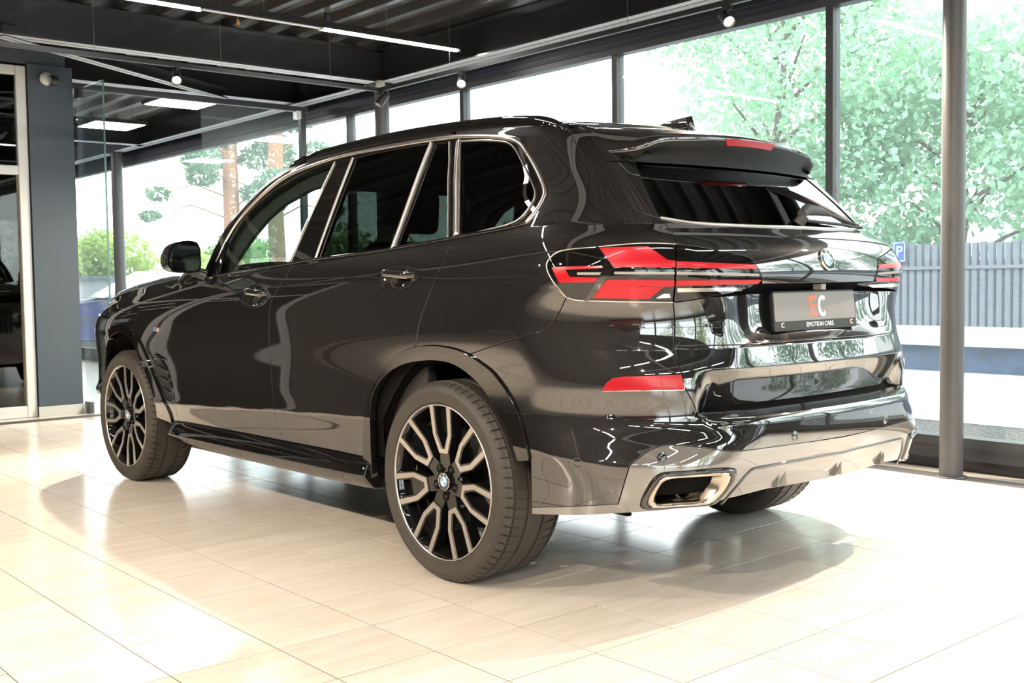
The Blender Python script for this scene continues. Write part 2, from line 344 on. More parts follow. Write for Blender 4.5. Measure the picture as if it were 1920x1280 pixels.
track((-1.9, 4.86), (2.07, 4.86), 'black light track hung across the hall in front of the pillar')
track((2.07, 4.83), (2.07, -3.0), 'black light track hung along the glazed wall')
track((-4.6, 4.0), (-4.6, -7.0), 'black light track on the far side of the hall')
def spot(x, y, aim, label, power=760, z=RZ):
    p = b2w(x, y, z-.10); e = empty('track_spotlight', p, 0); d = (Vector(aim)-p).normalized()
    q = d.to_track_quat('-Z', 'Y')
    h = MB().lathe([(.001, .09), (.030, .09), (.034, .08), (.036, -.02), (.040, -.045), (.036, -.045), (.030, -.02), (.001, -.018)], 20).obj('housing', M_LAMPB, e); h.rotation_mode = 'QUATERNION'; h.rotation_quaternion = q
    bl = MB().lathe([(.001, -.0235), (.020, -.0235), (.026, -.021)], 20).obj('bulb', M_BULB, e); bl.rotation_mode = 'QUATERNION'; bl.rotation_quaternion = q
    MB().box((-.012, -.03, .055), (.012, .03, .080)).obj('adapter', M_LAMPB, e); MB().tube([(0, 0, .02), (0, 0, .06)], .007, 8).obj('stem', M_LAMPB, e)
    l = bpy.data.lights.new('spot_beam', 'SPOT'); l.energy = power; l.color = (1, .84, .66); l.spot_size = math.radians(95); l.spot_blend = .6; l.shadow_soft_size = .03
    o = bpy.data.objects.new('spot_beam', l); C.objects.link(o); o.parent = e; o.location = d*.05; o.rotation_mode = 'QUATERNION'; o.rotation_quaternion = q
    return tag(e, label, 'spotlight', 'track spotlights')

spot(.21, 4.86, b2w(-1.2, 1.5, 0), 'lit spotlight on the cross track above the bonnet'); spot(2.07, 4.84, b2w(.2, 5.5, 0), 'lit spotlight at the corner of the light tracks'); spot(2.07, 3.70, b2w(0, 1.5, .6), 'lit spotlight above the roof of the SUV by the windows'); spot(2.07, 1.06, b2w(.3, -2.2, 0), 'lit spotlight on the window track above the rear window of the SUV')
spot(2.07, -1.6, b2w(0, -3.2, 0), 'spotlight on the window track beyond the rear bumper of the SUV')
for yy, lb in ((2.6, 'spotlight on the far track level with the bonnet of the SUV'), (.2, 'spotlight on the far track level with the rear wheel of the SUV'), (-2.4, 'spotlight on the far track over the red SUV bonnet'), (-5.0, 'spotlight on the far track by the back windows')): spot(-4.6, yy, b2w(-2.0, yy*.8+.4, 0), lb, 400)
# small fittings
e = tag(empty('security_camera', b2w(-.20, YW-.02, 2.90), BYAW), 'small white dome security camera on the blue-grey pillar', 'camera')
MB().lathe([(.001, 0), (.055, 0), (.055, .03), (.03, .05), (.001, .05)], 24, 'y', 0, (0, -.05, 0)).obj('base', M_PVC, e); MB().lathe([(.04, -.03), (.045, .0), (.04, .03), (.02, .045)], 20, 'x', 0, (.045, -.075, -.015)).obj('camera_head', M_LAMPB, e)
e = tag(empty('motion_sensor', b2w(2.28, 5.16, 2.86), BYAW), 'small cream motion sensor at the head of the column behind the SUV', 'sensor')
MB().lathe([(.001, 0), (.040, 0), (.042, .02), (.042, .075), (.036, .085), (.001, .085)], 24).obj('body', mat('cream_plastic', (.62, .57, .47), .4, noise=.04), e)
e = tag(empty('pull_cord', b2w(.45, 4.3, 3.24), BYAW), 'thin pull cord with amber bead under the ceiling', 'cord'); MB().tube([(0, 0, 0), (0, 0, -.16)], .0022, 6).obj('cord', M_WIRE, e); MB().lathe([(.001, -.21), (.012, -.20), (.010, -.175), (.003, -.16)], 14).obj('bead', mat('amber_bead', (.65, .33, .05), .4, noise=.1), e)
for x, y, lb in ((1.25, 4.35, 'ceiling sprinkler head nearer the tube lamp'), (1.75, 3.0, 'ceiling sprinkler head above the windows')):
    e = tag(empty('sprinkler', b2w(x, y, 3.245), BYAW), lb, 'sprinkler'); MB().lathe([(.001, -.10), (.016, -.10), (.024, -.05), (.030, 0)], 14).obj('body', M_LAMPB, e)
# ------------------------------------------------------------------ body skin of the car as a field: F < 0 inside
class Spl:
    """natural cubic spline, linear extrapolation"""
    def __init__(s, pts):
        x = np.array([p[0] for p in pts], float); y = np.array([p[1] for p in pts], float)
        n = len(x); h = np.diff(x); A = np.zeros((n, n)); b = np.zeros(n); A[0, 0] = A[-1, -1] = 1
        for i in range(1, n-1):
            A[i, i-1] = h[i-1]; A[i, i] = 2*(h[i-1]+h[i]); A[i, i+1] = h[i]
            b[i] = 6*((y[i+1]-y[i])/h[i]-(y[i]-y[i-1])/h[i-1])
        m = np.linalg.solve(A, b)
        d0 = (y[1]-y[0])/h[0]-h[0]/6*m[1]; d1 = (y[-1]-y[-2])/h[-1]+h[-1]/6*m[-2]
        t = np.linspace(x[0]-.5, x[-1]+.5, 40001); i = np.clip(np.searchsorted(x, t)-1, 0, n-2); tc = np.clip(t, x[0], x[-1]); a = x[i+1]-tc; c = tc-x[i]
        v = (m[i]*a**3+m[i+1]*c**3)/(6*h[i])+(y[i]/h[i]-m[i]*h[i]/6)*a+(y[i+1]/h[i]-m[i+1]*h[i]/6)*c
        s.t = t; s.v = v+np.where(t < x[0], (t-x[0])*d0, 0)+np.where(t > x[-1], (t-x[-1])*d1, 0)
    def __call__(s, t): return np.interp(t, s.t, s.v)
def sst(a, b, t):
    q = np.clip((t-a)/(b-a), 0, 1); return q*q*q*(q*(6*q-15)+10)
def rmax(a, b, r):
    """intersection of two half spaces with a rounded edge of radius r"""
    u = np.maximum(a+r, 0); v = np.maximum(b+r, 0)
    return np.minimum(np.maximum(a, b), -r)+np.sqrt(u*u+v*v)
BELT = Spl([(-1.2, 1.335), (-.42, 1.300), (-.08, 1.272), (.5, 1.235), (1.0, 1.200), (1.75, 1.157), (2.3, 1.125), (3.0, 1.06), (3.9, .95)])
SIDE_UP = Spl([(.485, .977), (.56, .9655), (.65, .9605), (.75, .962), (.85, .967), (.95, .9725), (1.03, .9735), (1.09, .967), (1.15, .952), (1.20, .930), (1.235, .910)])
SIDE_LO = Spl([(.28, .915), (.36, .932), (.42, .948), (.485, .977)])
PLAN_LO = Spl([(-1.3, -.12), (-.9, -.045), (-.5, -.008), (-.1, .0), (1.3, 0), (2.6, -.004), (3.1, -.018), (3.45, -.06), (3.75, -.15), (3.95, -.26)])
PLAN_HI = Spl([(-1.0, -.20), (-.7, -.135), (-.4, -.075), (-.1, -.032), (.4, -.004), (.9, .0), (1.4, -.002), (1.9, .004), (2.5, -.03)])
REAR = Spl([(.885, -1.014), (.905, -.984), (.935, -.955), (.97, -.942), (1.01, -.936), (1.06, -.936), (1.09, -.94)])
REAR_LIP = Spl([(1.09, -1.000), (1.13, -1.008), (1.18, -1.000), (1.22, -.978), (1.255, -.940), (1.285, -.890), (1.305, -.858)])
REAR_GLASS = Spl([(1.305, -.858), (1.40, -.765), (1.50, -.660), (1.60, -.550), (1.72, -.410)])
REAR_BOOT = Spl([(.66, -.965), (.74, -.993), (.815, -1.035)])
REAR_BOOT2 = Spl([(.815, -1.035), (.885, -1.020)])
REAR_BUMP = Spl([(.28, -.95), (.34, -.99), (.42, -1.040), (.50, -1.068), (.58, -1.080), (.63, -1.080), (.655, -1.072), (.668, -1.055)])
ROOF = Spl([(-1.0, 1.615), (-.6, 1.683), (-.3, 1.718), (.2, 1.750), (.8, 1.762), (1.25, 1.754), (1.6, 1.733), (1.85, 1.684), (2.15, 1.52), (2.45, 1.345), (2.75, 1.165)])
HOOD = Spl([(2.40, 1.235), (2.8, 1.205), (3.2, 1.165), (3.5, 1.11), (3.7, 1.02), (3.85, .88)])
CORNER = Spl([(.30, .25), (.46, .31), (.55, .40), (.66, .48), (.75, .42), (.9, .45), (1.03, .44), (1.12, .34), (1.2, .30), (1.3, .22), (1.45, .12), (1.7, .10)])
FRONT = Spl([(.2, 3.66), (.4, 3.78), (.6, 3.83), (.8, 3.845), (1.0, 3.80), (1.1, 3.74)])
CREASE = Spl([(-1.3, .50), (-.9, .515), (-.5, .54), (0, .578), (.5, .574), (1.3, .540), (2.2, .500), (3.0, .49), (4.0, .49)])
def smx(a, b): return .5*(a+b+np.sqrt((a-b)**2+1.2e-5))
def side_w(y, z):
    zb = BELT(y); s = z-zb
    zc = CREASE(y)
    zr = np.where(z < zc, .30+(z-.30)*.185/(zc-.30), .485+(np.minimum(z, zb)-zc)*.75/(zb-zc))
    a, b = SIDE_UP(zr), SIDE_LO(zr)
    lo = .5*(a+b-np.sqrt((a-b)**2+9e-6))
    sp = np.maximum(s, 0)
    w = lo-.385*sp-.11*sp**2
    k = sst(-.12, .22, s)
    w = w+(1-k)*PLAN_LO(y)+k*PLAN_HI(y)
    w = w+.020*np.exp(-((y+.05)/.50)**2)*np.exp(-((zr-.86)/.17)**2)
    w = w+.012*np.exp(-((y-2.95)/.45)**2)*np.exp(-((zr-.82)/.16)**2)
    for yc, zc in ((.275, 1.14), (1.405, 1.07)):      # pockets behind the door handles
        w = w-.022*np.exp(-(((y-yc)/.085)**2+((z-zc+.012)/.034)**2)**1.5)
    return w
def rear_y(ax, z):
    up = np.where(z < .885, smx(REAR_BOOT(z), REAR_BOOT2(z)),
         np.where(z < 1.09, REAR(np.clip(z, .885, 1.09)), np.where(z < 1.305, REAR_LIP(np.clip(z, 1.09, 1.305)), REAR_GLASS(np.maximum(z, 1.305)))))
    flat = np.where(z < .885, up, np.where(z < 1.09, -1.020+.015*(z-.885)/.205, up))  # outside the plate recess
    k = sst(.30, .56, ax)
    c = np.where((z >= .885) & (z < 1.09), up*(1-k)+flat*k, up)
    y = np.where(z < .668, REAR_BUMP(np.minimum(z, .668)), c)
    k2 = sst(.56, .68, ax)*sst(.56, .62, z)*sst(.885, .84, z)
    y = y*(1-k2)+k2*(-1.076+(z-.62)*.21)
    cv = np.where(z < .668, .15, .165+.055*sst(1.0, 1.35, z))
    return y+cv*ax**2
def F(P):
    x, y, z = P[..., 0], P[..., 1], P[..., 2]; ax = np.abs(x)
    zb = BELT(y)
    fs = (ax-side_w(y, z))*np.where(z > zb, .90, 1.0)
    sl = np.where(z > 1.30, .72, 1.0)
    fr = (rear_y(ax, z)-y)*sl
    r = CORNER(np.clip(z, .3, 1.7))
    g = rmax(fs, fr, r)
    yy = y+.33*sst(.9, 2.0, y)*ax**2
    roof = ROOF(yy)-.020*(ax/.6)**2
    hood = HOOD(y)-.06*(ax/.9)**2.5+.010*np.exp(-((ax-.55)/.16)**2)*sst(3.7, 2.6, y)
    ft = np.where(y < 2.0, (z-roof)*np.where(yy < 1.7, 1.0, .86), np.minimum((z-roof)*.86, z-hood))
    g = rmax(g, ft, .055)
    ff = y-(FRONT(z)-.16*ax**2-.10*ax**4)
    return rmax(g, ff, .10)
Y1, Y2 = .20, 3.20
def uz_ray(u, z):
    u = np.asarray(u, float); z = np.asarray(z, float)
    ph = np.where(u < Y1, Y1-u, np.where(u > Y2, Y2-u, 0)); c, s = np.cos(ph), np.sin(ph)
    D = np.stack([-c, -s, np.zeros_like(u)], -1)
    O = np.stack([np.zeros_like(u), np.clip(u, Y1, Y2), z], -1)
    return O, D
def hit(O, D, t0, t1, n=36):
    """first crossing from outside (t1) towards inside (t0)"""
    ts = np.linspace(0, 1, n)
    a = np.full(O.shape[:-1], t0, float); b = np.full(O.shape[:-1], t1, float)
    done = np.zeros(a.shape, bool); hi = b.copy(); lo = b.copy()
    for q in ts[1:]:
        t = t1+(t0-t1)*q; v = F(O+D*t)
        new = (~done) & (v < 0); lo = np.where(new, t, lo); hi = np.where(new, t1+(t0-t1)*(q-ts[1]), hi); done |= new
    for _ in range(24):
        m = (lo+hi)/2; v = F(O+D*m[..., None]) < 0
        lo = np.where(v, m, lo); hi = np.where(v, hi, m)
    return O+D*hi[..., None], done
def grad(P, e=4e-4):
    g = np.stack([F(P+np.eye(3)[k]*e)-F(P-np.eye(3)[k]*e) for k in range(3)], -1)
    return g/np.linalg.norm(g, axis=-1, keepdims=True)
def surf_uz(u, z):
    O, D = uz_ray(u, z); return hit(O, D, .2, 1.6)
def surf_xy(x, y):
    O = np.stack([x, y, np.zeros_like(x)], -1); D = np.zeros_like(O); D[..., 2] = 1
    return hit(O, D, .5, 2.0)
def to_uz(P):
    P = np.asarray(P, float); y = P[..., 1]; ph = np.arctan2(Y1-y, -P[..., 0]); pf = np.arctan2(y-Y2, -P[..., 0])
    return np.where(y > Y2, Y2+pf, np.where(y >= Y1, y, Y1-ph)), P[..., 2]
T = {  # outlines on the body skin: (station along the flank, height)
 'belt_r': [(-0.3769, 1.3083),(-0.3508, 1.3044),(-0.3236, 1.3004),(-0.2965, 1.2969),(-0.2713, 1.294),(-0.2464, 1.2916),(-0.2182, 1.2891),(-0.1838, 1.2865),(-0.1452, 1.2838),(-0.1067, 1.2812),(-0.0706, 1.2788),(-0.0351, 1.2766),(0.0015, 1.2743)],
 'belt_d': [(-0.0031, 1.2722),(0.1165, 1.2638),(0.2395, 1.255),(0.3544, 1.247),(0.466, 1.24),(0.5762, 1.2338),(0.6853, 1.2283),(0.7972, 1.2235),(0.9071, 1.2194),(1.0006, 1.2155),(1.0639, 1.2117),(1.1072, 1.2082),(1.1509, 1.2046)],
 'belt_f': [(1.1509, 1.2046),(1.2668, 1.1969),(1.3859, 1.1889),(1.4964, 1.1816),(1.5949, 1.1752),(1.6838, 1.1697),(1.76, 1.165),(1.8166, 1.1615),(1.8585, 1.1589),(1.9011, 1.1562)],
 'gapA': [(2.1864, 1.1651),(2.2144, 1.1521),(2.2424, 1.139),(2.2649, 1.1243),(2.2745, 1.1078),(2.2823, 1.0898),(2.289, 1.0689),(2.2977, 1.0434),(2.311, 1.0149),(2.3246, 0.9881),(2.3343, 0.9685),(2.3397, 0.9508),(2.3447, 0.9233),(2.3541, 0.8791),(2.3645, 0.8249),(2.3721, 0.7696),(2.3745, 0.7156),(2.3702, 0.661),(2.3566, 0.6083),(2.3278, 0.5567),(2.2858, 0.5082),(2.296, 0.4623),(2.3099, 0.4291),(2.3139, 0.4053),(2.3147, 0.3818)],
 'sill_f': [(2.3147, 0.3818),(2.1784, 0.388),(2.0473, 0.3939),(1.9175, 0.3983),(1.785, 0.4008),(1.654, 0.4021),(1.532, 0.4026),(1.422, 0.4023),(1.3194, 0.4013),(1.2197, 0.4004)],
 'gapB': [(1.1509, 1.2046),(1.1639, 1.1761),(1.1719, 1.1475),(1.1849, 1.1192),(1.2047, 1.092),(1.2277, 1.0648),(1.2456, 1.0356),(1.2544, 1.0021),(1.2596, 0.9667),(1.2653, 0.9338),(1.2707, 0.9085),(1.2738, 0.8858),(1.2764, 0.8556),(1.2785, 0.8117),(1.2787, 0.7602),(1.2765, 0.7088),(1.272, 0.6584),(1.2616, 0.6087),(1.243, 0.5655),(1.236, 0.5287),(1.2457, 0.4949),(1.2486, 0.4653),(1.2433, 0.4407),(1.232, 0.4204),(1.2197, 0.4004)],
 'sill_r': [(1.2197, 0.4004),(1.0989, 0.4013),(0.9823, 0.4023),(0.8713, 0.4027),(0.7666, 0.4025),(0.6667, 0.4018),(0.5699, 0.4012)],
 'gapC': [(-0.0031, 1.2722),(-0.0053, 1.245),(-0.0067, 1.218),(-0.0035, 1.1932),(0.0031, 1.1727),(0.0115, 1.1541),(0.0215, 1.1322),(0.0338, 1.104),(0.0486, 1.0725),(0.0642, 1.0417),(0.0798, 1.0133),(0.0953, 0.9856),(0.1094, 0.9576),(0.1211, 0.9293),(0.1319, 0.9007),(0.1441, 0.8719)],
 'arch_ro_f': [(0.1441, 0.8719),(0.1842, 0.8631),(0.2247, 0.8542),(0.2648, 0.8405),(0.3051, 0.8191),(0.3446, 0.7926),(0.3806, 0.7656),(0.4128, 0.7399),(0.4411, 0.7137),(0.4641, 0.6859),(0.4802, 0.6548),(0.4892, 0.6226),(0.4934, 0.5941),(0.497, 0.5738),(0.5079, 0.5554),(0.5225, 0.5298),(0.5413, 0.4913),(0.5576, 0.446),(0.5699, 0.4012)],
 'arch_ro_t': [(0.1441, 0.8719),(0.1046, 0.876),(0.0663, 0.88),(0.028, 0.8821),(-0.0119, 0.8816),(-0.0514, 0.8792),(-0.0863, 0.8755),(-0.1147, 0.87),(-0.1394, 0.8632),(-0.1634, 0.8564)],
 'arch_ro_r': [(-0.1634, 0.8564),(-0.1841, 0.8466),(-0.2043, 0.8368),(-0.2235, 0.8267),(-0.2408, 0.8175),(-0.2573, 0.808),(-0.275, 0.7936),(-0.296, 0.7724),(-0.3183, 0.7466),(-0.3384, 0.7187),(-0.3554, 0.6896),(-0.3706, 0.6584),(-0.3839, 0.6252),(-0.3946, 0.5891),(-0.4033, 0.5509),(-0.4076, 0.5093)],
 'seam': [(-0.5221, 1.0596),(-0.5148, 1.0422),(-0.5075, 1.0246),(-0.5001, 1.0084),(-0.4929, 0.9939),(-0.4858, 0.9806),(-0.4781, 0.9693),(-0.4695, 0.9604),(-0.4604, 0.9534),(-0.4511, 0.9477),(-0.4445, 0.9446),(-0.4379, 0.9428),(-0.4232, 0.9383),(-0.3941, 0.9288),(-0.3535, 0.916),(-0.3087, 0.902),(-0.264, 0.8876),(-0.2157, 0.8722),(-0.1634, 0.8564)],
 'dlo_rear': [(-0.3769, 1.3083),(-0.3869, 1.3186),(-0.3968, 1.329),(-0.406, 1.3406),(-0.4146, 1.3544),(-0.4226, 1.3696),(-0.4292, 1.3838),(-0.434, 1.396),(-0.4372, 1.4072),(-0.4385, 1.4185),(-0.438, 1.4286),(-0.4354, 1.4388),(-0.4289, 1.4531),(-0.4168, 1.4749),(-0.4003, 1.501),(-0.3827, 1.526),(-0.3646, 1.5487),(-0.3451, 1.5703),(-0.3259, 1.5895),(-0.3096, 1.6054),(-0.2943, 1.6187),(-0.2746, 1.6304),(-0.2489, 1.6407),(-0.218, 1.6495),(-0.1787, 1.6576),(-0.1273, 1.6655),(-0.0648, 1.6728),(0.0038, 1.6795),(0.0767, 1.6854),(0.1549, 1.6906),(0.2263, 1.6961)],
 'dlo_top': [(0.2263, 1.6961),(0.2842, 1.6978),(0.3441, 1.6997),(0.4147, 1.7013),(0.5038, 1.7023),(0.6071, 1.7031),(0.7145, 1.7035),(0.8252, 1.7039),(0.9401, 1.7039),(1.0488, 1.7019),(1.144, 1.6972),(1.2297, 1.6902),(1.3108, 1.6816),(1.3896, 1.672),(1.4633, 1.6607),(1.5302, 1.6461),(1.5872, 1.6283),(1.6369, 1.6073),(1.6865, 1.5812),(1.7419, 1.5481),(1.7982, 1.5098),(1.8462, 1.4704),(1.8806, 1.4306),(1.9055, 1.3899),(1.9253, 1.3497),(1.9392, 1.3109),(1.9481, 1.2728),(1.9581, 1.2347)],
 'tg_gap_up': [(-0.5248, 1.6973),(-0.5207, 1.6836),(-0.5154, 1.6728),(-0.5148, 1.6589),(-0.5203, 1.64),(-0.5293, 1.6186),(-0.5401, 1.5971),(-0.552, 1.5768),(-0.5655, 1.5563),(-0.5805, 1.5338),(-0.5974, 1.5073),(-0.6153, 1.4789),(-0.6322, 1.4526),(-0.6472, 1.4297),(-0.6615, 1.4087),(-0.6773, 1.3892),(-0.6958, 1.3705),(-0.7158, 1.3532),(-0.7355, 1.3393),(-0.7545, 1.3303),(-0.7739, 1.3246),(-0.7939, 1.319)],
 'tg_gap_mid': [(-0.7939, 1.319),(-0.8002, 1.3089),(-0.8052, 1.2987),(-0.8083, 1.2885),(-0.81, 1.2789),(-0.8107, 1.2696),(-0.8103, 1.2598),(-0.8091, 1.249),(-0.8077, 1.2379),(-0.8071, 1.2269)],
 'lamp_o_top': [(-0.8071, 1.2269),(-0.7891, 1.2284),(-0.7714, 1.2298),(-0.7546, 1.2309),(-0.7391, 1.2312),(-0.7244, 1.2311),(-0.7091, 1.2306),(-0.6928, 1.2298),(-0.676, 1.2286),(-0.6589, 1.2272),(-0.6416, 1.2254),(-0.624, 1.2234),(-0.606, 1.2215),(-0.5869, 1.2203),(-0.5673, 1.2193),(-0.5491, 1.2179),(-0.5328, 1.2161),(-0.5181, 1.2139),(-0.5054, 1.2106),(-0.4955, 1.206),(-0.4879, 1.2004),(-0.4814, 1.1937),(-0.4752, 1.1862),(-0.4701, 1.1776),(-0.4677, 1.1676),(-0.4686, 1.1558),(-0.472, 1.1426),(-0.4775, 1.1287),(-0.4859, 1.1131),(-0.4961, 1.0969),(-0.5052, 1.0832),(-0.5116, 1.0737),(-0.5168, 1.0666),(-0.5221, 1.0596)],
 'lamp_o_bot': [(-0.5221, 1.0596),(-0.5297, 1.0564),(-0.5372, 1.0532),(-0.5449, 1.0506),(-0.5507, 1.0492),(-0.5566, 1.0485),(-0.5688, 1.0478),(-0.591, 1.0466),(-0.6189, 1.0454),(-0.6467, 1.0442),(-0.6729, 1.0432),(-0.6992, 1.0422),(-0.7245, 1.0413),(-0.7485, 1.0405),(-0.7717, 1.0398),(-0.7952, 1.0391)],
 'lamp_i_top': [(-0.8071, 1.2269),(-0.8269, 1.2243),(-0.8475, 1.2217),(-0.871, 1.218),(-0.8999, 1.2122),(-0.9321, 1.2052),(-0.9623, 1.1985),(-0.9893, 1.1933),(-1.0139, 1.1886),(-1.0331, 1.1824),(-1.0442, 1.1741),(-1.0496, 1.1644),(-1.0548, 1.1535),(-1.0614, 1.1411),(-1.0685, 1.1275),(-1.0769, 1.1138)],
 'lamp_i_bot': [(-1.0769, 1.1138),(-1.0758, 1.1082),(-1.0748, 1.1026),(-1.0672, 1.096),(-1.0937, 1.0871),(-1.064, 1.0778),(-1.0164, 1.07),(-0.9618, 1.064),(-0.9234, 1.0586),(-0.8925, 1.0535),(-0.8655, 1.0487),(-0.8408, 1.0444),(-0.8215, 1.0412),(-0.8096, 1.0397),(-0.8024, 1.0394),(-0.7952, 1.0391)],
 'lamp_split': [(-0.8071, 1.2269),(-0.8022, 1.2021),(-0.7988, 1.1776),(-0.7966, 1.1538),(-0.7959, 1.1297),(-0.7967, 1.1061),(-0.7968, 1.085),(-0.7965, 1.068),(-0.7958, 1.0536),(-0.7952, 1.0391)],
 'tg_gap_l1': [(-0.7952, 1.0391),(-0.7979, 1.0206),(-0.8002, 1.0021),(-0.8016, 0.9807),(-0.8011, 0.9543),(-0.7993, 0.925),(-0.7972, 0.8959)],
 'tg_gap_l2': [(-0.7972, 0.8959),(-0.7975, 0.8822),(-0.7975, 0.8685),(-0.7986, 0.8548),(-0.8016, 0.8413),(-0.8058, 0.8278),(-0.8095, 0.8136),(-0.8118, 0.7987),(-0.8138, 0.7831),(-0.817, 0.7672),(-0.8225, 0.751),(-0.8293, 0.7344),(-0.8362, 0.7177),(-0.843, 0.7009),(-0.8506, 0.6836),(-0.8543, 0.668)],
 'boot_edge': [(-0.7972, 0.8959),(-0.832, 0.8961),(-0.8678, 0.8962),(-0.9061, 0.8959),(-0.949, 0.8949),(-1.0002, 0.893),(-1.0581, 0.8912),(-1.1154, 0.891),(-1.1745, 0.8917),(-1.2375, 0.8922)],
 'val_top': [(-0.6488, 0.3871),(-0.6572, 0.4326),(-0.6658, 0.4768),(-0.6729, 0.5088),(-0.6769, 0.5216),(-0.679, 0.5236),(-0.682, 0.5258),(-0.687, 0.5317),(-0.6929, 0.5378),(-0.6992, 0.5439),(-0.7057, 0.55),(-0.7127, 0.5561),(-0.7204, 0.5619),(-0.7291, 0.5674),(-0.7386, 0.5725),(-0.7479, 0.5765),(-0.7555, 0.5791),(-0.7629, 0.5807),(-0.7736, 0.5811),(-0.7901, 0.5799),(-0.8101, 0.5775),(-0.8297, 0.5745),(-0.8475, 0.5711),(-0.8649, 0.5673),(-0.8824, 0.5634),(-0.8987, 0.5592),(-0.9153, 0.5549),(-0.9366, 0.5521),(-0.9667, 0.5514),(-1.0045, 0.5513),(-1.0441, 0.5511),(-1.0832, 0.5507),(-1.1236, 0.5503),(-1.1661, 0.5496)],
 'bump_bot': [(-0.4076, 0.5093),(-0.403, 0.4498),(-0.4002, 0.3913),(-0.398, 0.333)],
 'bump_low': [(-0.398, 0.333),(-0.4513, 0.3447),(-0.4992, 0.3558),(-0.5418, 0.3664),(-0.5797, 0.3749),(-0.6148, 0.3817),(-0.6488, 0.3871)],
 'val_bot': [(-0.3965, 0.3075),(-0.4509, 0.3169),(-0.4998, 0.3258),(-0.5413, 0.3343),(-0.5733, 0.3406),(-0.6013, 0.3461),(-0.6338, 0.352),(-0.6763, 0.3578),(-0.7235, 0.3627),(-0.7673, 0.3671),(-0.8044, 0.3722),(-0.8387, 0.3776),(-0.872, 0.3818),(-0.9042, 0.3841),(-0.934, 0.3866),(-0.9647, 0.3894),(-0.9977, 0.3927),(-1.0318, 0.3963),(-1.0672, 0.3998)],
 'reflector': [(-0.6117, 0.7528),(-0.6153, 0.761),(-0.6189, 0.7693),(-0.6226, 0.7775),(-0.6284, 0.7836),(-0.6342, 0.7898),(-0.6401, 0.7958),(-0.6489, 0.7973),(-0.6577, 0.7988),(-0.6665, 0.8003),(-0.7138, 0.8021),(-0.761, 0.8035),(-0.809, 0.8043),(-0.8115, 0.792),(-0.8142, 0.7796),(-0.817, 0.7672),(-0.8163, 0.7632),(-0.8156, 0.7592),(-0.815, 0.7551),(-0.7501, 0.7555),(-0.686, 0.7548),(-0.6211, 0.753)],
 'red_up': [(-0.6077, 1.218),(-0.6286, 1.2181),(-0.6493, 1.2183),(-0.67, 1.2184),(-0.6908, 1.2187),(-0.7116, 1.219),(-0.7325, 1.2193),(-0.7401, 1.2119),(-0.7476, 1.2046),(-0.7552, 1.1973),(-0.7622, 1.1901),(-0.7693, 1.1828),(-0.7764, 1.1756),(-0.7834, 1.1745),(-0.7904, 1.1735),(-0.7975, 1.1724),(-0.7969, 1.1656),(-0.7965, 1.1588),(-0.7961, 1.1521),(-0.7649, 1.1525),(-0.7343, 1.153),(-0.7042, 1.1536),(-0.684, 1.1541),(-0.6639, 1.1547),(-0.6437, 1.1552),(-0.6371, 1.167),(-0.6306, 1.1788),(-0.624, 1.1906),(-0.6186, 1.1997),(-0.6132, 1.2088),(-0.6077, 1.218)],
 'red_lo': [(-0.5872, 1.0576),(-0.6122, 1.0566),(-0.6369, 1.0556),(-0.6614, 1.0546),(-0.6852, 1.0538),(-0.7089, 1.0529),(-0.7328, 1.052),(-0.7388, 1.0586),(-0.7447, 1.0651),(-0.7507, 1.0717),(-0.7567, 1.0782),(-0.7627, 1.0847),(-0.7695, 1.0912),(-0.7781, 1.0915),(-0.7868, 1.0918),(-0.7956, 1.0922),(-0.795, 1.0983),(-0.7944, 1.1045),(-0.794, 1.1106),(-0.7636, 1.1114),(-0.7338, 1.1123),(-0.7044, 1.1131),(-0.6786, 1.1137),(-0.6528, 1.1144),(-0.6269, 1.115),(-0.6205, 1.1056),(-0.6141, 1.0961),(-0.6075, 1.0867),(-0.6008, 1.077),(-0.5941, 1.0673),(-0.5872, 1.0576)],
 'ring': [(-0.4838, 1.1584),(-0.5071, 1.1587),(-0.5295, 1.1589),(-0.5513, 1.1592),(-0.5726, 1.1592),(-0.5935, 1.1592),(-0.6141, 1.1593),(-0.6157, 1.1573),(-0.6173, 1.1553),(-0.6188, 1.1533),(-0.5872, 1.1519),(-0.5549, 1.1505),(-0.5214, 1.1492),(-0.5248, 1.1414),(-0.5281, 1.1337),(-0.5313, 1.126),(-0.5562, 1.1247),(-0.5806, 1.1234),(-0.6045, 1.1222),(-0.6026, 1.1177),(-0.6007, 1.1132),(-0.5988, 1.1087),(-0.5683, 1.1087),(-0.537, 1.1087),(-0.5046, 1.1088),(-0.501, 1.117),(-0.4974, 1.1253),(-0.4937, 1.1335),(-0.4905, 1.1418),(-0.4872, 1.1501),(-0.4838, 1.1584)],
 'red_i_up': [(-0.8012, 1.1704),(-0.834, 1.1685),(-0.8688, 1.1665),(-0.9064, 1.1647),(-0.9516, 1.1623),(-0.9993, 1.16),(-1.0497, 1.1576),(-1.0513, 1.153),(-1.053, 1.1485),(-1.0548, 1.1439),(-1.0018, 1.1453),(-0.9517, 1.1466),(-0.9044, 1.148),(-0.867, 1.1491),(-0.8326, 1.1503),(-0.8, 1.1515),(-0.8003, 1.1578),(-0.8007, 1.1641),(-0.8012, 1.1704)],
 'red_i_lo': [(-0.8007, 1.1095),(-0.8332, 1.1093),(-0.8673, 1.109),(-0.9041, 1.1088),(-0.9558, 1.1084),(-1.0108, 1.1079),(-1.0694, 1.1075),(-1.0662, 1.1035),(-1.063, 1.0995),(-1.0598, 1.0955),(-1.0052, 1.0952),(-0.9537, 1.0949),(-0.9054, 1.0946),(-0.8688, 1.0941),(-0.8347, 1.0936),(-0.8022, 1.093),(-0.8016, 1.0985),(-0.8011, 1.104),(-0.8007, 1.1095)],
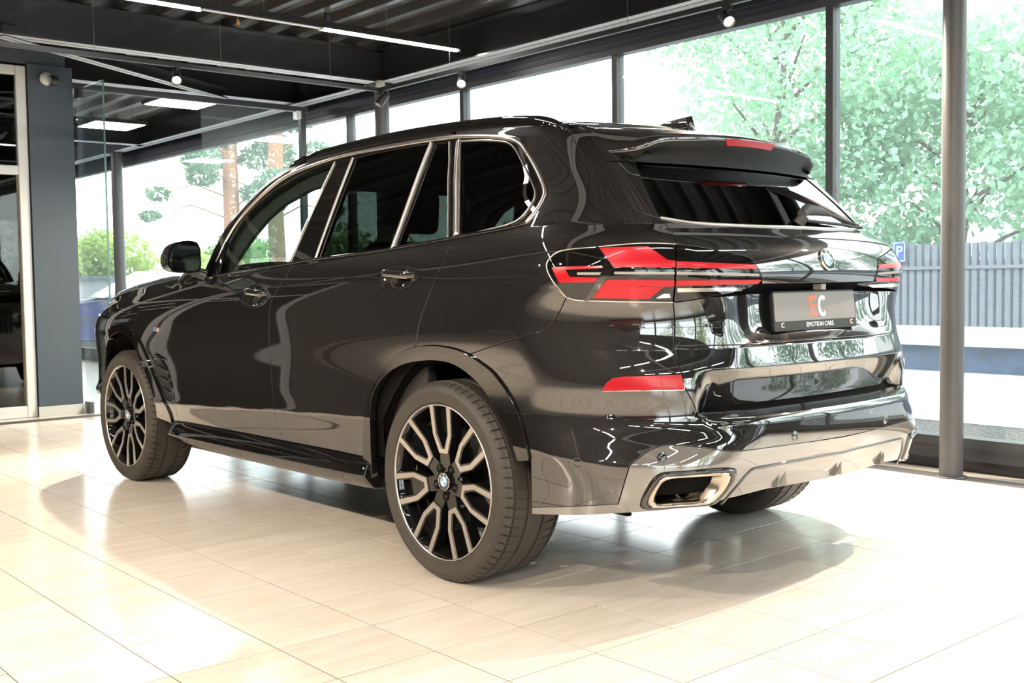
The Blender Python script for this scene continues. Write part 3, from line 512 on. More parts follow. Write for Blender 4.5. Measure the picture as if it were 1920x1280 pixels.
 'bar_o': [(-0.5531, 1.1402),(-0.5743, 1.1397),(-0.5952, 1.1393),(-0.6157, 1.1389),(-0.6157, 1.1363),(-0.6157, 1.1337),(-0.6157, 1.1312),(-0.5951, 1.1315),(-0.5743, 1.132),(-0.5531, 1.1324),(-0.5531, 1.135),(-0.5531, 1.1376),(-0.5531, 1.1402)],
 'bar_m': [(-0.6453, 1.1402),(-0.6942, 1.139),(-0.7433, 1.1378),(-0.7938, 1.1366),(-0.7938, 1.1344),(-0.7938, 1.1321),(-0.7939, 1.1299),(-0.7434, 1.1309),(-0.6942, 1.1319),(-0.6453, 1.133),(-0.6453, 1.1354),(-0.6453, 1.1378),(-0.6453, 1.1402)],
 'bar_i': [(-0.7997, 1.1375),(-0.8458, 1.1356),(-0.8965, 1.1337),(-0.9523, 1.1318),(-0.9864, 1.1305),(-1.022, 1.1291),(-1.059, 1.1278),(-1.0591, 1.1256),(-1.0592, 1.1234),(-1.0594, 1.1212),(-1.0222, 1.1221),(-0.9866, 1.123),(-0.9524, 1.1239),(-0.8964, 1.1255),(-0.8459, 1.1272),(-0.7997, 1.1288),(-0.7997, 1.1317),(-0.7996, 1.1346),(-0.7997, 1.1375)],
 'arrow': [(-0.602, 1.2191),(-0.604, 1.2191),(-0.606, 1.219),(-0.6081, 1.219),(-0.6201, 1.1967),(-0.6319, 1.1747),(-0.6436, 1.1528),(-0.6268, 1.1229),(-0.6102, 1.0928),(-0.593, 1.0624),(-0.5885, 1.0581),(-0.584, 1.0537),(-0.5794, 1.0493),(-0.5768, 1.0493),(-0.5742, 1.0494),(-0.5716, 1.0494),(-0.588, 1.0831),(-0.6038, 1.1164),(-0.6195, 1.1495),(-0.6137, 1.1725),(-0.6078, 1.1957),(-0.602, 1.2191)],
 'clear': [(-0.7699, 1.0669),(-0.7743, 1.0668),(-0.7788, 1.0668),(-0.7833, 1.0667),(-0.7844, 1.0629),(-0.7855, 1.0592),(-0.7866, 1.0554),(-0.7749, 1.055),(-0.7632, 1.0546),(-0.7516, 1.0541),(-0.7577, 1.0584),(-0.7638, 1.0627),(-0.7699, 1.0669)],
 'chrome_i': [(-0.8037, 1.0843),(-0.8355, 1.084),(-0.8686, 1.0837),(-0.9037, 1.0833),(-0.9356, 1.083),(-0.9748, 1.0826),(-1.036, 1.0818),(-1.0298, 1.0782),(-1.0233, 1.0746),(-1.0164, 1.071),(-0.965, 1.0719),(-0.9317, 1.0723),(-0.9037, 1.0725),(-0.8689, 1.0726),(-0.836, 1.0726),(-0.8043, 1.0726),(-0.8041, 1.0765),(-0.8039, 1.0804),(-0.8037, 1.0843)],
 'vent': [(2.5382, 0.7256),(2.5106, 0.7264),(2.4832, 0.7272),(2.4595, 0.7246),(2.4414, 0.7164),(2.4269, 0.7049),(2.4136, 0.6936),(2.4007, 0.6841),(2.3892, 0.6746),(2.3791, 0.6639),(2.3708, 0.6514),(2.3638, 0.6375),(2.3563, 0.6225),(2.3473, 0.6065),(2.3372, 0.5895),(2.3271, 0.5706),(2.3122, 0.5461),(2.2958, 0.52),(2.2941, 0.5032),(2.3183, 0.5014),(2.3572, 0.5088),(2.3925, 0.5185),(2.416, 0.5287),(2.4346, 0.5412),(2.4512, 0.5541),(2.4661, 0.5669),(2.4787, 0.5802),(2.4904, 0.5932),(2.5024, 0.6058),(2.5137, 0.6182),(2.5231, 0.6303),(2.5299, 0.6409),(2.5349, 0.6512),(2.5384, 0.6644),(2.5397, 0.6828),(2.5391, 0.7042),(2.5382, 0.7256)],
 'arch_ri': [(0.5204, 0.2587),(0.5194, 0.2966),(0.5183, 0.3345),(0.5147, 0.3761),(0.5071, 0.4244),(0.4937, 0.4767),(0.4728, 0.5277),(0.4516, 0.5755),(0.4579, 0.6169),(0.4548, 0.6545),(0.4368, 0.6871),(0.409, 0.7155),(0.376, 0.7404),(0.3394, 0.7621),(0.2988, 0.7802),(0.2559, 0.7951),(0.2112, 0.8067),(0.164, 0.8151),(0.1165, 0.8212),(0.0683, 0.8258),(0.0207, 0.8282),(-0.022, 0.8275),(-0.058, 0.8238),(-0.0901, 0.817),(-0.1215, 0.8059),(-0.1544, 0.7898),(-0.1869, 0.7695),(-0.2164, 0.746),(-0.2421, 0.7181),(-0.2657, 0.6872),(-0.2872, 0.6574),(-0.3068, 0.6302),(-0.3242, 0.604),(-0.3396, 0.5786),(-0.3522, 0.5539),(-0.3593, 0.5275),(-0.3655, 0.5004)],
 'arch_fo': [(3.5438, 0.781),(3.4417, 0.8116),(3.3635, 0.8405),(3.2915, 0.8634),(3.2172, 0.8785),(3.1456, 0.8881),(3.0769, 0.8937),(3.0089, 0.8964),(2.942, 0.8953),(2.881, 0.8891),(2.8273, 0.8775),(2.7789, 0.8609),(2.7351, 0.8391),(2.696, 0.8105),(2.6625, 0.7768),(2.6341, 0.7421),(2.6107, 0.7084),(2.5891, 0.674),(2.5631, 0.638),(2.5281, 0.5991),(2.484, 0.5593),(2.4352, 0.524),(2.3909, 0.494),(2.3875, 0.4631),(2.3871, 0.4341),(2.3896, 0.4078),(2.3933, 0.3837),(2.3951, 0.3599)],
 'arch_fi': [(3.5074, 0.74),(3.41, 0.7683),(3.3321, 0.7951),(3.2588, 0.8169),(3.1836, 0.8331),(3.1122, 0.8448),(3.047, 0.8515),(2.9877, 0.8533),(2.932, 0.8504),(2.8816, 0.8424),(2.8371, 0.8288),(2.7976, 0.8102),(2.7627, 0.7877),(2.7336, 0.7615),(2.7095, 0.7314),(2.687, 0.6985),(2.6627, 0.6625),(2.6352, 0.6241),(2.6046, 0.5863),(2.5691, 0.5499),(2.5295, 0.5144),(2.5177, 0.4775),(2.5459, 0.4382),(2.569, 0.4004),(2.5838, 0.3635)],
 'gl_f': [(1.8824, 1.164),(1.8865, 1.196),(1.8912, 1.2281),(1.8966, 1.2601),(1.9077, 1.2914),(1.9201, 1.3227),(1.9197, 1.3549),(1.8981, 1.3895),(1.864, 1.4247),(1.8282, 1.4559),(1.7931, 1.4809),(1.7561, 1.5021),(1.7194, 1.5219),(1.6868, 1.5406),(1.6543, 1.558),(1.6133, 1.5759),(1.5593, 1.5957),(1.4975, 1.6157),(1.4337, 1.6328),(1.3661, 1.6462),(1.2964, 1.6567),(1.2351, 1.6643),(1.1884, 1.6681),(1.15, 1.6693),(1.1118, 1.6704),(1.1225, 1.5937),(1.1354, 1.5176),(1.1499, 1.4414),(1.1653, 1.3645),(1.1815, 1.2874),(1.199, 1.2104),(1.2953, 1.2026),(1.3938, 1.1946),(1.4999, 1.1866),(1.6185, 1.1791),(1.7474, 1.1717),(1.8824, 1.164)],
 'gl_r': [(0.9548, 1.6725),(0.8478, 1.6743),(0.7451, 1.6762),(0.6473, 1.6774),(0.5545, 1.6776),(0.4661, 1.6772),(0.3814, 1.677),(0.3817, 1.6039),(0.384, 1.5317),(0.388, 1.4602),(0.3931, 1.3895),(0.3981, 1.3193),(0.4041, 1.2496),(0.4915, 1.2438),(0.582, 1.2379),(0.6752, 1.2325),(0.7707, 1.2279),(0.8689, 1.2237),(0.9705, 1.2195),(0.9624, 1.293),(0.9559, 1.367),(0.9515, 1.4417),(0.95, 1.5176),(0.9512, 1.5946),(0.9548, 1.6725)],
 'gl_t': [(0.3305, 1.6694),(0.3047, 1.6689),(0.2792, 1.6684),(0.254, 1.668),(0.2153, 1.5968),(0.1735, 1.5273),(0.134, 1.4607),(0.099, 1.3972),(0.0647, 1.3357),(0.0316, 1.2754),(0.086, 1.2712),(0.142, 1.2668),(0.1989, 1.2627),(0.2508, 1.2588),(0.3032, 1.255),(0.3568, 1.2513),(0.3506, 1.3194),(0.3453, 1.3879),(0.3397, 1.457),(0.335, 1.527),(0.332, 1.5978),(0.3305, 1.6694)],
 'gl_q': [(0.1591, 1.6603),(0.0965, 1.6569),(0.0363, 1.6536),(-0.0217, 1.6495),(-0.0803, 1.6442),(-0.1357, 1.6381),(-0.1797, 1.631),(-0.208, 1.6234),(-0.2274, 1.6147),(-0.2461, 1.6026),(-0.2651, 1.5866),(-0.2831, 1.5674),(-0.3028, 1.5443),(-0.3278, 1.5136),(-0.3532, 1.4794),(-0.3721, 1.4518),(-0.3822, 1.436),(-0.3868, 1.4264),(-0.3879, 1.4164),(-0.3865, 1.4038),(-0.3818, 1.3908),(-0.3735, 1.3766),(-0.3631, 1.3596),(-0.3491, 1.3414),(-0.3264, 1.3262),(-0.2884, 1.3161),(-0.2385, 1.3088),(-0.1875, 1.3023),(-0.1413, 1.2959),(-0.0952, 1.2902),(-0.0471, 1.2845),(-0.0161, 1.3448),(0.0154, 1.4061),(0.0458, 1.468),(0.0784, 1.5308),(0.1157, 1.5948),(0.1591, 1.6603)],
 'gl_rear': [(-0.7962, 1.3209),(-0.7925, 1.342),(-0.7885, 1.3633),(-0.7848, 1.3842),(-0.7812, 1.4045),(-0.7779, 1.4243),(-0.775, 1.4437),(-0.7725, 1.4627),(-0.7705, 1.4813),(-0.7691, 1.4992),(-0.7688, 1.5159),(-0.7691, 1.532),(-0.7696, 1.5482)],
 'gl_rear_bot': [(-0.7962, 1.3209),(-0.8254, 1.3154),(-0.8552, 1.3098),(-0.8877, 1.3054),(-0.9234, 1.3026),(-0.9628, 1.3009),(-1.0064, 1.2996),(-1.0555, 1.2983),(-1.1101, 1.2974),(-1.1684, 1.2968),(-1.2299, 1.2967),(-1.2963, 1.297),(-1.3682, 1.2974)],
 'crease_chk': [(2.1971, 0.502),(1.8798, 0.5172),(1.588, 0.5312),(1.3018, 0.5441),(1.0128, 0.5558),(0.7341, 0.5664),(0.4787, 0.5761)],
 'handle_f': [(1.5122, 1.0442),(1.5008, 1.0564),(1.4884, 1.0687),(1.47, 1.079),(1.4417, 1.0873),(1.404, 1.0936),(1.366, 1.0961),(1.3365, 1.0928),(1.3103, 1.0858),(1.2846, 1.0789)],
 'handle_r': [(0.396, 1.1323),(0.3758, 1.1407),(0.3559, 1.1491),(0.3289, 1.1564),(0.2838, 1.1634),(0.2251, 1.1692),(0.182, 1.1704),(0.1617, 1.1644),(0.1535, 1.154),(0.1459, 1.1436)],
 'badge': [(2.475, 0.8836)],
 'sens': [(-0.5487, 0.52),(-1.1424, 0.5785),(-0.7518, 0.5438)],
 'seam_low': [(-0.3968, 0.3134)],
 'ex_out': [(-0.702, 0.3841),(-0.7027, 0.3919),(-0.7035, 0.3997),(-0.7051, 0.4084),(-0.7079, 0.419),(-0.7114, 0.4305),(-0.7154, 0.4419),(-0.7194, 0.4533),(-0.7238, 0.4646),(-0.729, 0.4744),(-0.735, 0.4825),(-0.7417, 0.4892),(-0.7491, 0.4941),(-0.7569, 0.4966),(-0.7654, 0.4974),(-0.7745, 0.4978),(-0.7831, 0.4981),(-0.7923, 0.4981),(-0.8057, 0.4986),(-0.8267, 0.5003),(-0.8525, 0.5022),(-0.8768, 0.5028),(-0.898, 0.5018),(-0.9176, 0.4996),(-0.9329, 0.4961),(-0.9414, 0.4916),(-0.9443, 0.4861),(-0.9453, 0.4793),(-0.9464, 0.4717),(-0.9455, 0.4626),(-0.9409, 0.4497),(-0.9305, 0.4289),(-0.9175, 0.4037),(-0.9061, 0.3843),(-0.8996, 0.3767),(-0.8938, 0.3759),(-0.8808, 0.3766),(-0.8574, 0.3766),(-0.8296, 0.3767),(-0.8026, 0.3761),(-0.7754, 0.3749),(-0.7483, 0.3731),(-0.7276, 0.3718),(-0.717, 0.3716),(-0.7125, 0.3725),(-0.7092, 0.3742),(-0.7059, 0.3769),(-0.7039, 0.3805),(-0.702, 0.3841)],
 'ex_in': [(-0.7292, 0.3896),(-0.7294, 0.3969),(-0.7297, 0.4042),(-0.7306, 0.4123),(-0.7326, 0.4217),(-0.7352, 0.4318),(-0.7388, 0.4419),(-0.7428, 0.4523),(-0.7478, 0.4626),(-0.7544, 0.4706),(-0.7627, 0.4751),(-0.7727, 0.4774),(-0.7851, 0.479),(-0.8007, 0.48),(-0.8189, 0.4802),(-0.8382, 0.4802),(-0.8601, 0.4807),(-0.8836, 0.4809),(-0.9021, 0.4796),(-0.9112, 0.4778),(-0.9139, 0.4752),(-0.914, 0.4691),(-0.9131, 0.4572),(-0.9099, 0.4416),(-0.9042, 0.4264),(-0.8946, 0.4119),(-0.8826, 0.398),(-0.8717, 0.3879),(-0.8644, 0.3843),(-0.8579, 0.3847),(-0.8474, 0.3858),(-0.8303, 0.3861),(-0.81, 0.3865),(-0.7904, 0.3865),(-0.7708, 0.3857),(-0.7515, 0.3845),(-0.7374, 0.3841),(-0.7314, 0.3852),(-0.7303, 0.3874),(-0.7292, 0.3896)],
 'diff': [(-0.9211, 0.3692),(-0.9318, 0.3894),(-0.9429, 0.4092),(-0.9546, 0.4281),(-0.9666, 0.4476),(-0.979, 0.4663),(-0.9917, 0.4798),(-1.0012, 0.4852),(-1.0104, 0.4855),(-1.0282, 0.4857),(-1.0612, 0.4871),(-1.1048, 0.4882),(-1.1507, 0.489),(-1.1956, 0.4898),(-1.2429, 0.4905),(-1.2927, 0.4908)],
}
# ------------------------------------------------------------------ panels cut out of the body skin
def inset(loop, d):
    """shrink a closed 2d outline by d"""
    P = [Vector(p) for p in loop]; n = len(P)
    area = sum(P[i].x*P[(i+1) % n].y-P[(i+1) % n].x*P[i].y for i in range(n)); sg = 1 if area > 0 else -1
    out = []
    for i in range(n):
        a = P[i]-P[i-1]; b = P[(i+1) % n]-P[i]
        if a.length < 1e-7: a = b
        if b.length < 1e-7: b = a
        n1 = Vector((-a.y, a.x)).normalized(); n2 = Vector((-b.y, b.x)).normalized(); m = n1+n2
        if m.length < .3: m = n1
        m.normalize(); k = d/max(.35, m.dot(n1)); q = P[i]+m*k*sg; out.append((q.x, q.y))
    return out
def clean(loop):
    out = []
    for p in loop:
        if not out or (abs(p[0]-out[-1][0])+abs(p[1]-out[-1][1])) > 1.5e-3: out.append((float(p[0]), float(p[1])))
    if abs(out[0][0]-out[-1][0])+abs(out[0][1]-out[-1][1]) < 1.5e-3: out.pop()
    return out
def join(*segs):
    """chain outlines: each item is a table key, '-key' for reversed, or a list of points"""
    r = []
    for s in segs:
        if isinstance(s, str): s = T[s[1:]][::-1] if s[0] == '-' else T[s]
        r += list(s)
    return r
def mirror_u(loop): return [(2*Y1-math.pi-u, z) for u, z in loop][::-1]
def whole(half):
    """left-half outline (from the centre line round to the centre line) + its mirror image"""
    return half+mirror_u(half)
def tess(loops, du, dv, cu=(), cv=()):
    flat = [p for l in loops for p in l]
    tri = tessellate_polygon([[Vector((p[0], p[1], 0)) for p in l] for l in loops])
    bm = bmesh.new(); vs = [bm.verts.new((p[0], p[1], 0)) for p in flat]
    for t in tri:
        try: bm.faces.new([vs[i] for i in t])
        except ValueError: pass
    bmesh.ops.dissolve_degenerate(bm, dist=1e-6, edges=bm.edges)
    U = [p[0] for p in flat]; V = [p[1] for p in flat]
    us = [k*du for k in range(math.ceil(min(U)/du), math.floor(max(U)/du)+1)]+list(cu)
    vv = [k*dv for k in range(math.ceil(min(V)/dv), math.floor(max(V)/dv)+1)]+list(cv)
    for val, no in [(u, (1, 0, 0)) for u in us]+[(v, (0, 1, 0)) for v in vv]:
        co = (val, 0, 0) if no[0] else (0, val, 0)
        bmesh.ops.bisect_plane(bm, geom=bm.verts[:]+bm.edges[:]+bm.faces[:], dist=1e-7, plane_co=co, plane_no=no)
    bm.verts.ensure_lookup_table(); bm.verts.index_update()
    V2 = np.array([(v.co.x, v.co.y) for v in bm.verts])
    for f in bm.faces:
        if f.normal.z < 0: f.normal_flip()
    Fc = [[v.index for v in f.verts] for f in bm.faces]
    bm.free(); return V2, Fc
def skin_mesh(name, loops, dom='uz', off=0.0, lip=.018, edge=.0012, du=.03, dv=.025, cu=(), cv=(), gap=.0, mirror=False, depth=None):
    loops = [clean(l) for l in loops]
    if gap: loops = [clean(inset(l, gap if i == 0 else -gap)) for i, l in enumerate(loops)]
    V2, Fc = tess(loops, du, dv, cu, cv)
    P, ok = (surf_uz if dom == 'uz' else surf_xy)(V2[:, 0], V2[:, 1])
    N = grad(P); P = P+N*off
    # winding: faces must look outwards
    a = P[[f[0] for f in Fc]]; b = P[[f[1] for f in Fc]]; c = P[[f[2] for f in Fc]]
    s = (np.cross(b-a, c-a)*N[[f[0] for f in Fc]]).sum(1)
    if s.sum() < 0: Fc = [f[::-1] for f in Fc]
    cnt = {}
    for f in Fc:
        for i in range(len(f)):
            e = (f[i], f[(i+1) % len(f)]); cnt[e] = 1
    bd = [e for e in cnt if (e[1], e[0]) not in cnt]
    out = {}
    for i, j in bd:
        t = P[j]-P[i]; l = np.linalg.norm(t)
        if l < 1e-9: continue
        o = np.cross(t/l, (N[i]+N[j])/2)
        for k in (i, j): out[k] = out.get(k, 0)+o
    VV = list(P); NN = list(N); Fx = list(Fc)
    if lip:
        idx = {}
        for k, o in out.items():
            o = o/(np.linalg.norm(o)+1e-9); n = N[k]
            m1 = n*.7+o*.7
            idx[k] = (len(VV), len(VV)+1, len(VV)+2)
            VV += [P[k]+o*edge*.7-n*edge*.3, P[k]+o*edge-n*edge*1.2, P[k]+o*edge-n*lip]; NN += [m1, o, o]
        for i, j in bd:
            if i in idx and j in idx:
                A, B = idx[i], idx[j]
                Fx += [[j, i, A[0], B[0]], [B[0], A[0], A[1], B[1]], [B[1], A[1], A[2], B[2]]]
    VV = np.array(VV); NN = np.array(NN); NN = NN/np.linalg.norm(NN, axis=1, keepdims=True)
    res = []
    for k in range(2 if mirror else 1):
        if k: VV = VV*[-1, 1, 1]; NN = NN*[-1, 1, 1]; Fx = [f[::-1] for f in Fx]
        me = bpy.data.meshes.new(name); me.from_pydata(VV.tolist(), [], Fx)
        me.polygons.foreach_set('use_smooth', [True]*len(Fx)); me.update()
        me.normals_split_custom_set_from_vertices(NN.tolist()); res.append(me)
    return res
def panel(name, loops, m, parent, both=True, **kw):
    """one panel on the left flank and its twin on the right"""
    if not isinstance(loops[0], (list,)): loops = [loops]
    par = parent if isinstance(parent, (list, tuple)) else (parent, parent)
    ms = skin_mesh(name, loops, mirror=both, **kw); o = link(name, ms[0], par[0], m)
    if not both: return o
    return o, link(name, ms[1], par[1], m)
def bead_mesh(name, line, w, h, off=0.0, mirror=False, closed=False, dom='uz', taper=True):
    """raised strip of width w and height h along a line on the skin"""
    L = np.array(clean(line) if not closed else line)
    d = np.r_[0, np.cumsum(np.hypot(*np.diff(L, axis=0).T))]; n = max(4, int(d[-1]/.012)); t = np.linspace(0, d[-1], n)
    u = np.interp(t, d, L[:, 0]); v = np.interp(t, d, L[:, 1])
    P, ok = (surf_uz if dom == 'uz' else surf_xy)(u, v); N = grad(P); P = P+N*off
    Tn = np.gradient(P, axis=0); Tn /= np.linalg.norm(Tn, axis=1, keepdims=True); B = np.cross(N, Tn)
    prof = [(-.5, -.3), (-.5, .55), (-.36, .88), (-.12, 1.0), (.12, 1.0), (.36, .88), (.5, .55), (.5, -.3)]
    V = []
    for i in range(n):
        for a, b in prof: V.append(P[i]+B[i]*a*w+N[i]*b*h)
    V = np.array(V); k = len(prof)
    Fc = [(i*k+j, i*k+j+1, (i+1)*k+j+1, (i+1)*k+j) for i in range(n-1) for j in range(k-1)]+[tuple(range(k)), tuple(range((n-1)*k, n*k))[::-1]]
    res = []
    for m_ in range(2 if mirror else 1):
        if m_: V = V*[-1, 1, 1]; Fc = [f[::-1] for f in Fc]
        me = bpy.data.meshes.new(name); me.from_pydata(V.tolist(), [], Fc)
        bm = bmesh.new(); bm.from_mesh(me); bmesh.ops.recalc_face_normals(bm, faces=bm.faces); bm.to_mesh(me); bm.free()
        me.polygons.foreach_set('use_smooth', [True]*len(Fc)); me.update(); res.append(me)
    return res
def bead(name, line, w, h, m, parent, both=True, **kw):
    par = parent if isinstance(parent, (list, tuple)) else (parent, parent)
    ms = bead_mesh(name, line, w, h, mirror=both, **kw); o = link(name, ms[0], par[0], m)
    if both: return o, link(name, ms[1], par[1], m)
    return o
# ------------------------------------------------------------------ car materials
def paint(name, col, ior=1.9, rough=.02, flake=.0):
    m = mat(name, col, rough=.38, ior=1.45, coat=1.0, spec=0.0); b = m.node_tree.nodes['Principled BSDF']
    b.inputs['Coat IOR'].default_value = ior; b.inputs['Coat Roughness'].default_value = rough
    if flake:                                   # fine metal flakes under the lacquer
        nt = m.node_tree; tc = nt.nodes.new('ShaderNodeTexCoord'); v = nt.nodes.new('ShaderNodeTexVoronoi'); v.inputs['Scale'].default_value = 900
        r = nt.nodes.new('ShaderNodeMapRange'); r.inputs[3].default_value = 0; r.inputs[4].default_value = flake
        nt.links.new(tc.outputs['Object'], v.inputs['Vector']); nt.links.new(v.outputs['Color'], r.inputs[0]); nt.links.new(r.outputs[0], b.inputs['Metallic'])
        b.inputs['Base Color'].default_value = (*[max(c, .014) for c in col], 1)
    return m
M_PAINT = paint('black_metallic_paint', (.010, .010, .011), ior=2.3, flake=.9)
M_GLOSS = paint('gloss_black_trim', (.006, .006, .006), ior=2.0)
M_GREY = paint('dark_grey_gloss_paint', (.15, .145, .138), ior=2.3)
M_BLACK = mat('black_plastic', (.012, .012, .012), .55, noise=.2, nscale=60)
M_DARK = mat('matt_black_liner', (.005, .005, .005), .9, noise=.2, nscale=40, spec=.08)
M_RUBBER = mat('tyre_rubber', (.040, .035, .029), .62, noise=.35, nscale=18, bump=.06)
M_RIM = paint('black_wheel_lacquer', (.006, .006, .006), ior=1.7)
M_MACH = mat('machined_aluminium', (.62, .59, .56), .28, metal=1.0, noise=.06, nscale=80)
M_CHROME = mat('bright_chrome', (.85, .84, .82), .06, metal=1.0, noise=.02)
M_TRIM = mat('trim_with_pale_reflection', (.68, .63, .58), .28, metal=1.0, noise=.05, nscale=30)  # pale tone puts a beige reflection into the gloss black window trim
M_STEEL = mat('exhaust_steel', (.55, .50, .44), .22, metal=1.0, noise=.15, nscale=10)
M_BRAKE = mat('brake_iron', (.22, .21, .20), .4, metal=1.0, noise=.2, nscale=40)
M_RED = mat('red_lamp_lens', (.43, .003, .012), .28, ior=1.45, coat=.25, noise=.08, nscale=160)
M_REDDIM = mat('red_reflector_lens', (.36, .003, .010), .28, ior=1.45, coat=.25, noise=.12, nscale=220)
M_LAMPBK = paint('smoked_lamp_glass', (.004, .004, .004), ior=1.7)
M_BAR = mat('frosted_lamp_bar', (.30, .29, .27), .2, coat=.5, noise=.05)
M_CLEAR = mat('clear_lamp_lens', (.85, .85, .85), .1, coat=.6, noise=.04)
M_SEAT = mat('black_leather', (.014, .013, .012), .45, noise=.2, nscale=70, bump=.1)
M_CABIN = mat('dark_cabin_plastic', (.016, .015, .014), .6, noise=.2, nscale=40)
M_HEADL = mat('anthracite_headliner', (.03, .028, .026), .9, noise=.1)
M_GLASS = glass_mat('green_tinted_glass', (.62, .74, .69), 1.52)
M_PRIV = glass_mat('privacy_glass', (.018, .024, .021), 1.6)
M_BLUE = mat('emblem_blue', (.10, .36, .72), .15, coat=.5, noise=.02)
M_WHITE = mat('emblem_white', (.85, .86, .88), .15, coat=.5, noise=.02)
M_ORANGE = mat('orange_print', (.80, .13, .045), .4, noise=.03)
M_PLATE = mat('brushed_plate', (.20, .19, .185), .42, metal=.0, noise=.06, nscale=14)
M_PINK = mat('badge_red', (.62, .05, .13), .3, coat=.4, noise=.03)
UC = Y1-math.pi/2
def surf_xz(x, z):
    x = np.asarray(x, float); z = np.asarray(z, float)
    O = np.stack([x, np.zeros_like(x), z], -1); D = np.zeros_like(O); D[..., 1] = -1
    return hit(O, D, .2, 1.5)[0]
car = tag(empty('car'), 'large black glossy SUV parked on the tiled showroom floor', 'car')
# ------------------------------------------------------------------ flanks
def up(line, dz): return [(u, z+dz) for u, z in line]
fr_arch = T['arch_fo']; fr_in = T['arch_fi']
def fwd(line, yc=2.975): return [(2*yc-u, z) for u, z in line][::-1]
fo = [p for p in fr_arch if p[0] < 2.975 and p[1] > .37]; fo_full = fwd([p for p in fo if p[1] > .46])+[(2.975, .899)]+fo   # front edge -> top -> rear edge
fi = [p for p in fr_in if p[0] < 2.975 and p[1] > .37]; fi_full = fwd([p for p in fi if p[1] > .46])+[(2.975, .858)]+fi
fo_full = [p for p in fo_full]
fender = panel('front_fender', join(T['gapA'], [(2.40, .366)], fo_full[::-1], [(3.56, .60), (3.52, .90), (3.42, 1.02), (3.30, 1.075), (3.0, 1.118), (2.6, 1.150), (2.3, 1.166)]), M_PAINT, car, gap=.002)
f_door = panel('front_door', join('belt_f', [(2.06, 1.145), (2.15, 1.160)], 'gapA', 'sill_f', '-gapB'), M_PAINT, car, gap=.0022, dv=.018)
r_door = panel('rear_door', join('belt_d', 'gapB', 'sill_r', '-arch_ro_f', '-gapC'), M_PAINT, car, gap=.0022, dv=.018)
ys = np.linspace(-.30, 1.80, 40); Pt, _ = surf_xy(np.full(40, -.645), ys); ut, zt = to_uz(Pt)
top_line = [(float(a), float(b)) for a, b in zip(ut, zt)]                       # seam under the roof rail, rear to front
T['tg_up'] = [p for p in T['tg_gap_up'] if p[1] < 1.665]
quarter = panel('rear_quarter', join('gapC', 'arch_ro_t', '-seam', '-lamp_o_top', '-tg_gap_mid', T['tg_up'][::-1], [(float(ut[0])-.0, float(zt[0]))], [p for p in top_line if .0-.3 < p[0] < .30], T['dlo_rear'][::-1], 'belt_r'), M_PAINT, car, gap=.002, du=.02, dv=.02)
apil = [(2.0, 1.150), (2.07, 1.150), (2.035, 1.30), (1.985, 1.42), (1.90, 1.52)]
frame = panel('roof_side_frame', join('dlo_top', [(1.99, 1.165)], apil[1:], [p for p in top_line if p[0] > .30][::-1]), M_PAINT, car, gap=.002, du=.025, dv=.015)
# window surround, glass and its bright beads
dlo = join('dlo_rear', 'dlo_top', [(1.985, 1.160)], '-belt_f', '-belt_d', '-belt_r')
surround = panel('window_surround', [dlo, T['gl_f'], T['gl_r'], T['gl_t'], T['gl_q']], M_GLOSS, car, off=-.002, gap=.001, lip=.03)
fd, rd, qd = f_door, r_door, quarter
panel('window_glass', T['gl_f'], M_GLASS, fd, off=-.007, gap=-.004, lip=0)
panel('window_glass', T['gl_r'], M_PRIV, rd, off=-.007, gap=-.004, lip=0)
panel('quarter_light', T['gl_t'], M_PRIV, rd, off=-.007, gap=-.004, lip=0)
panel('quarter_glass', T['gl_q'], M_PRIV, qd, off=-.007, gap=-.004, lip=0)
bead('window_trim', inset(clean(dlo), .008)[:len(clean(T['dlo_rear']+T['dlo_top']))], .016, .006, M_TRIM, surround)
bead('belt_trim', up(join('belt_r', 'belt_d', 'belt_f'), .006), .011, .006, M_GLOSS, surround)
def between(a, b, n=8): return [(a[0]+(b[0]-a[0])*k/n, a[1]+(b[1]-a[1])*k/n) for k in range(n+1)]
def gpt(name, i): return T[name][i*3]          # i-th traced corner
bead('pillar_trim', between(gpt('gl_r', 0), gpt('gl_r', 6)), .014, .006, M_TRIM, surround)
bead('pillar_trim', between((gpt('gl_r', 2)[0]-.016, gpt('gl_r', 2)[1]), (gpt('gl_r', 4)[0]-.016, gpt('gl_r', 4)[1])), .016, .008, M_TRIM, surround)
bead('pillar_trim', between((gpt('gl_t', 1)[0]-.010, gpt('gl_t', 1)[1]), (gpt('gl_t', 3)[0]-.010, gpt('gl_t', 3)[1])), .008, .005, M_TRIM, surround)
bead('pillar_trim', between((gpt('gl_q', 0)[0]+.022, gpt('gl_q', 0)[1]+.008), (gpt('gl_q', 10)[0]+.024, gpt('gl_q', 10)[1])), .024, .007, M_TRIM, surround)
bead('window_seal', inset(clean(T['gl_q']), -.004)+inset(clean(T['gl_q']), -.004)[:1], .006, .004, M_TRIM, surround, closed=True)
bead('window_seal', between(gpt('gl_f', 8), gpt('gl_f', 10)), .006, .005, M_TRIM, surround)
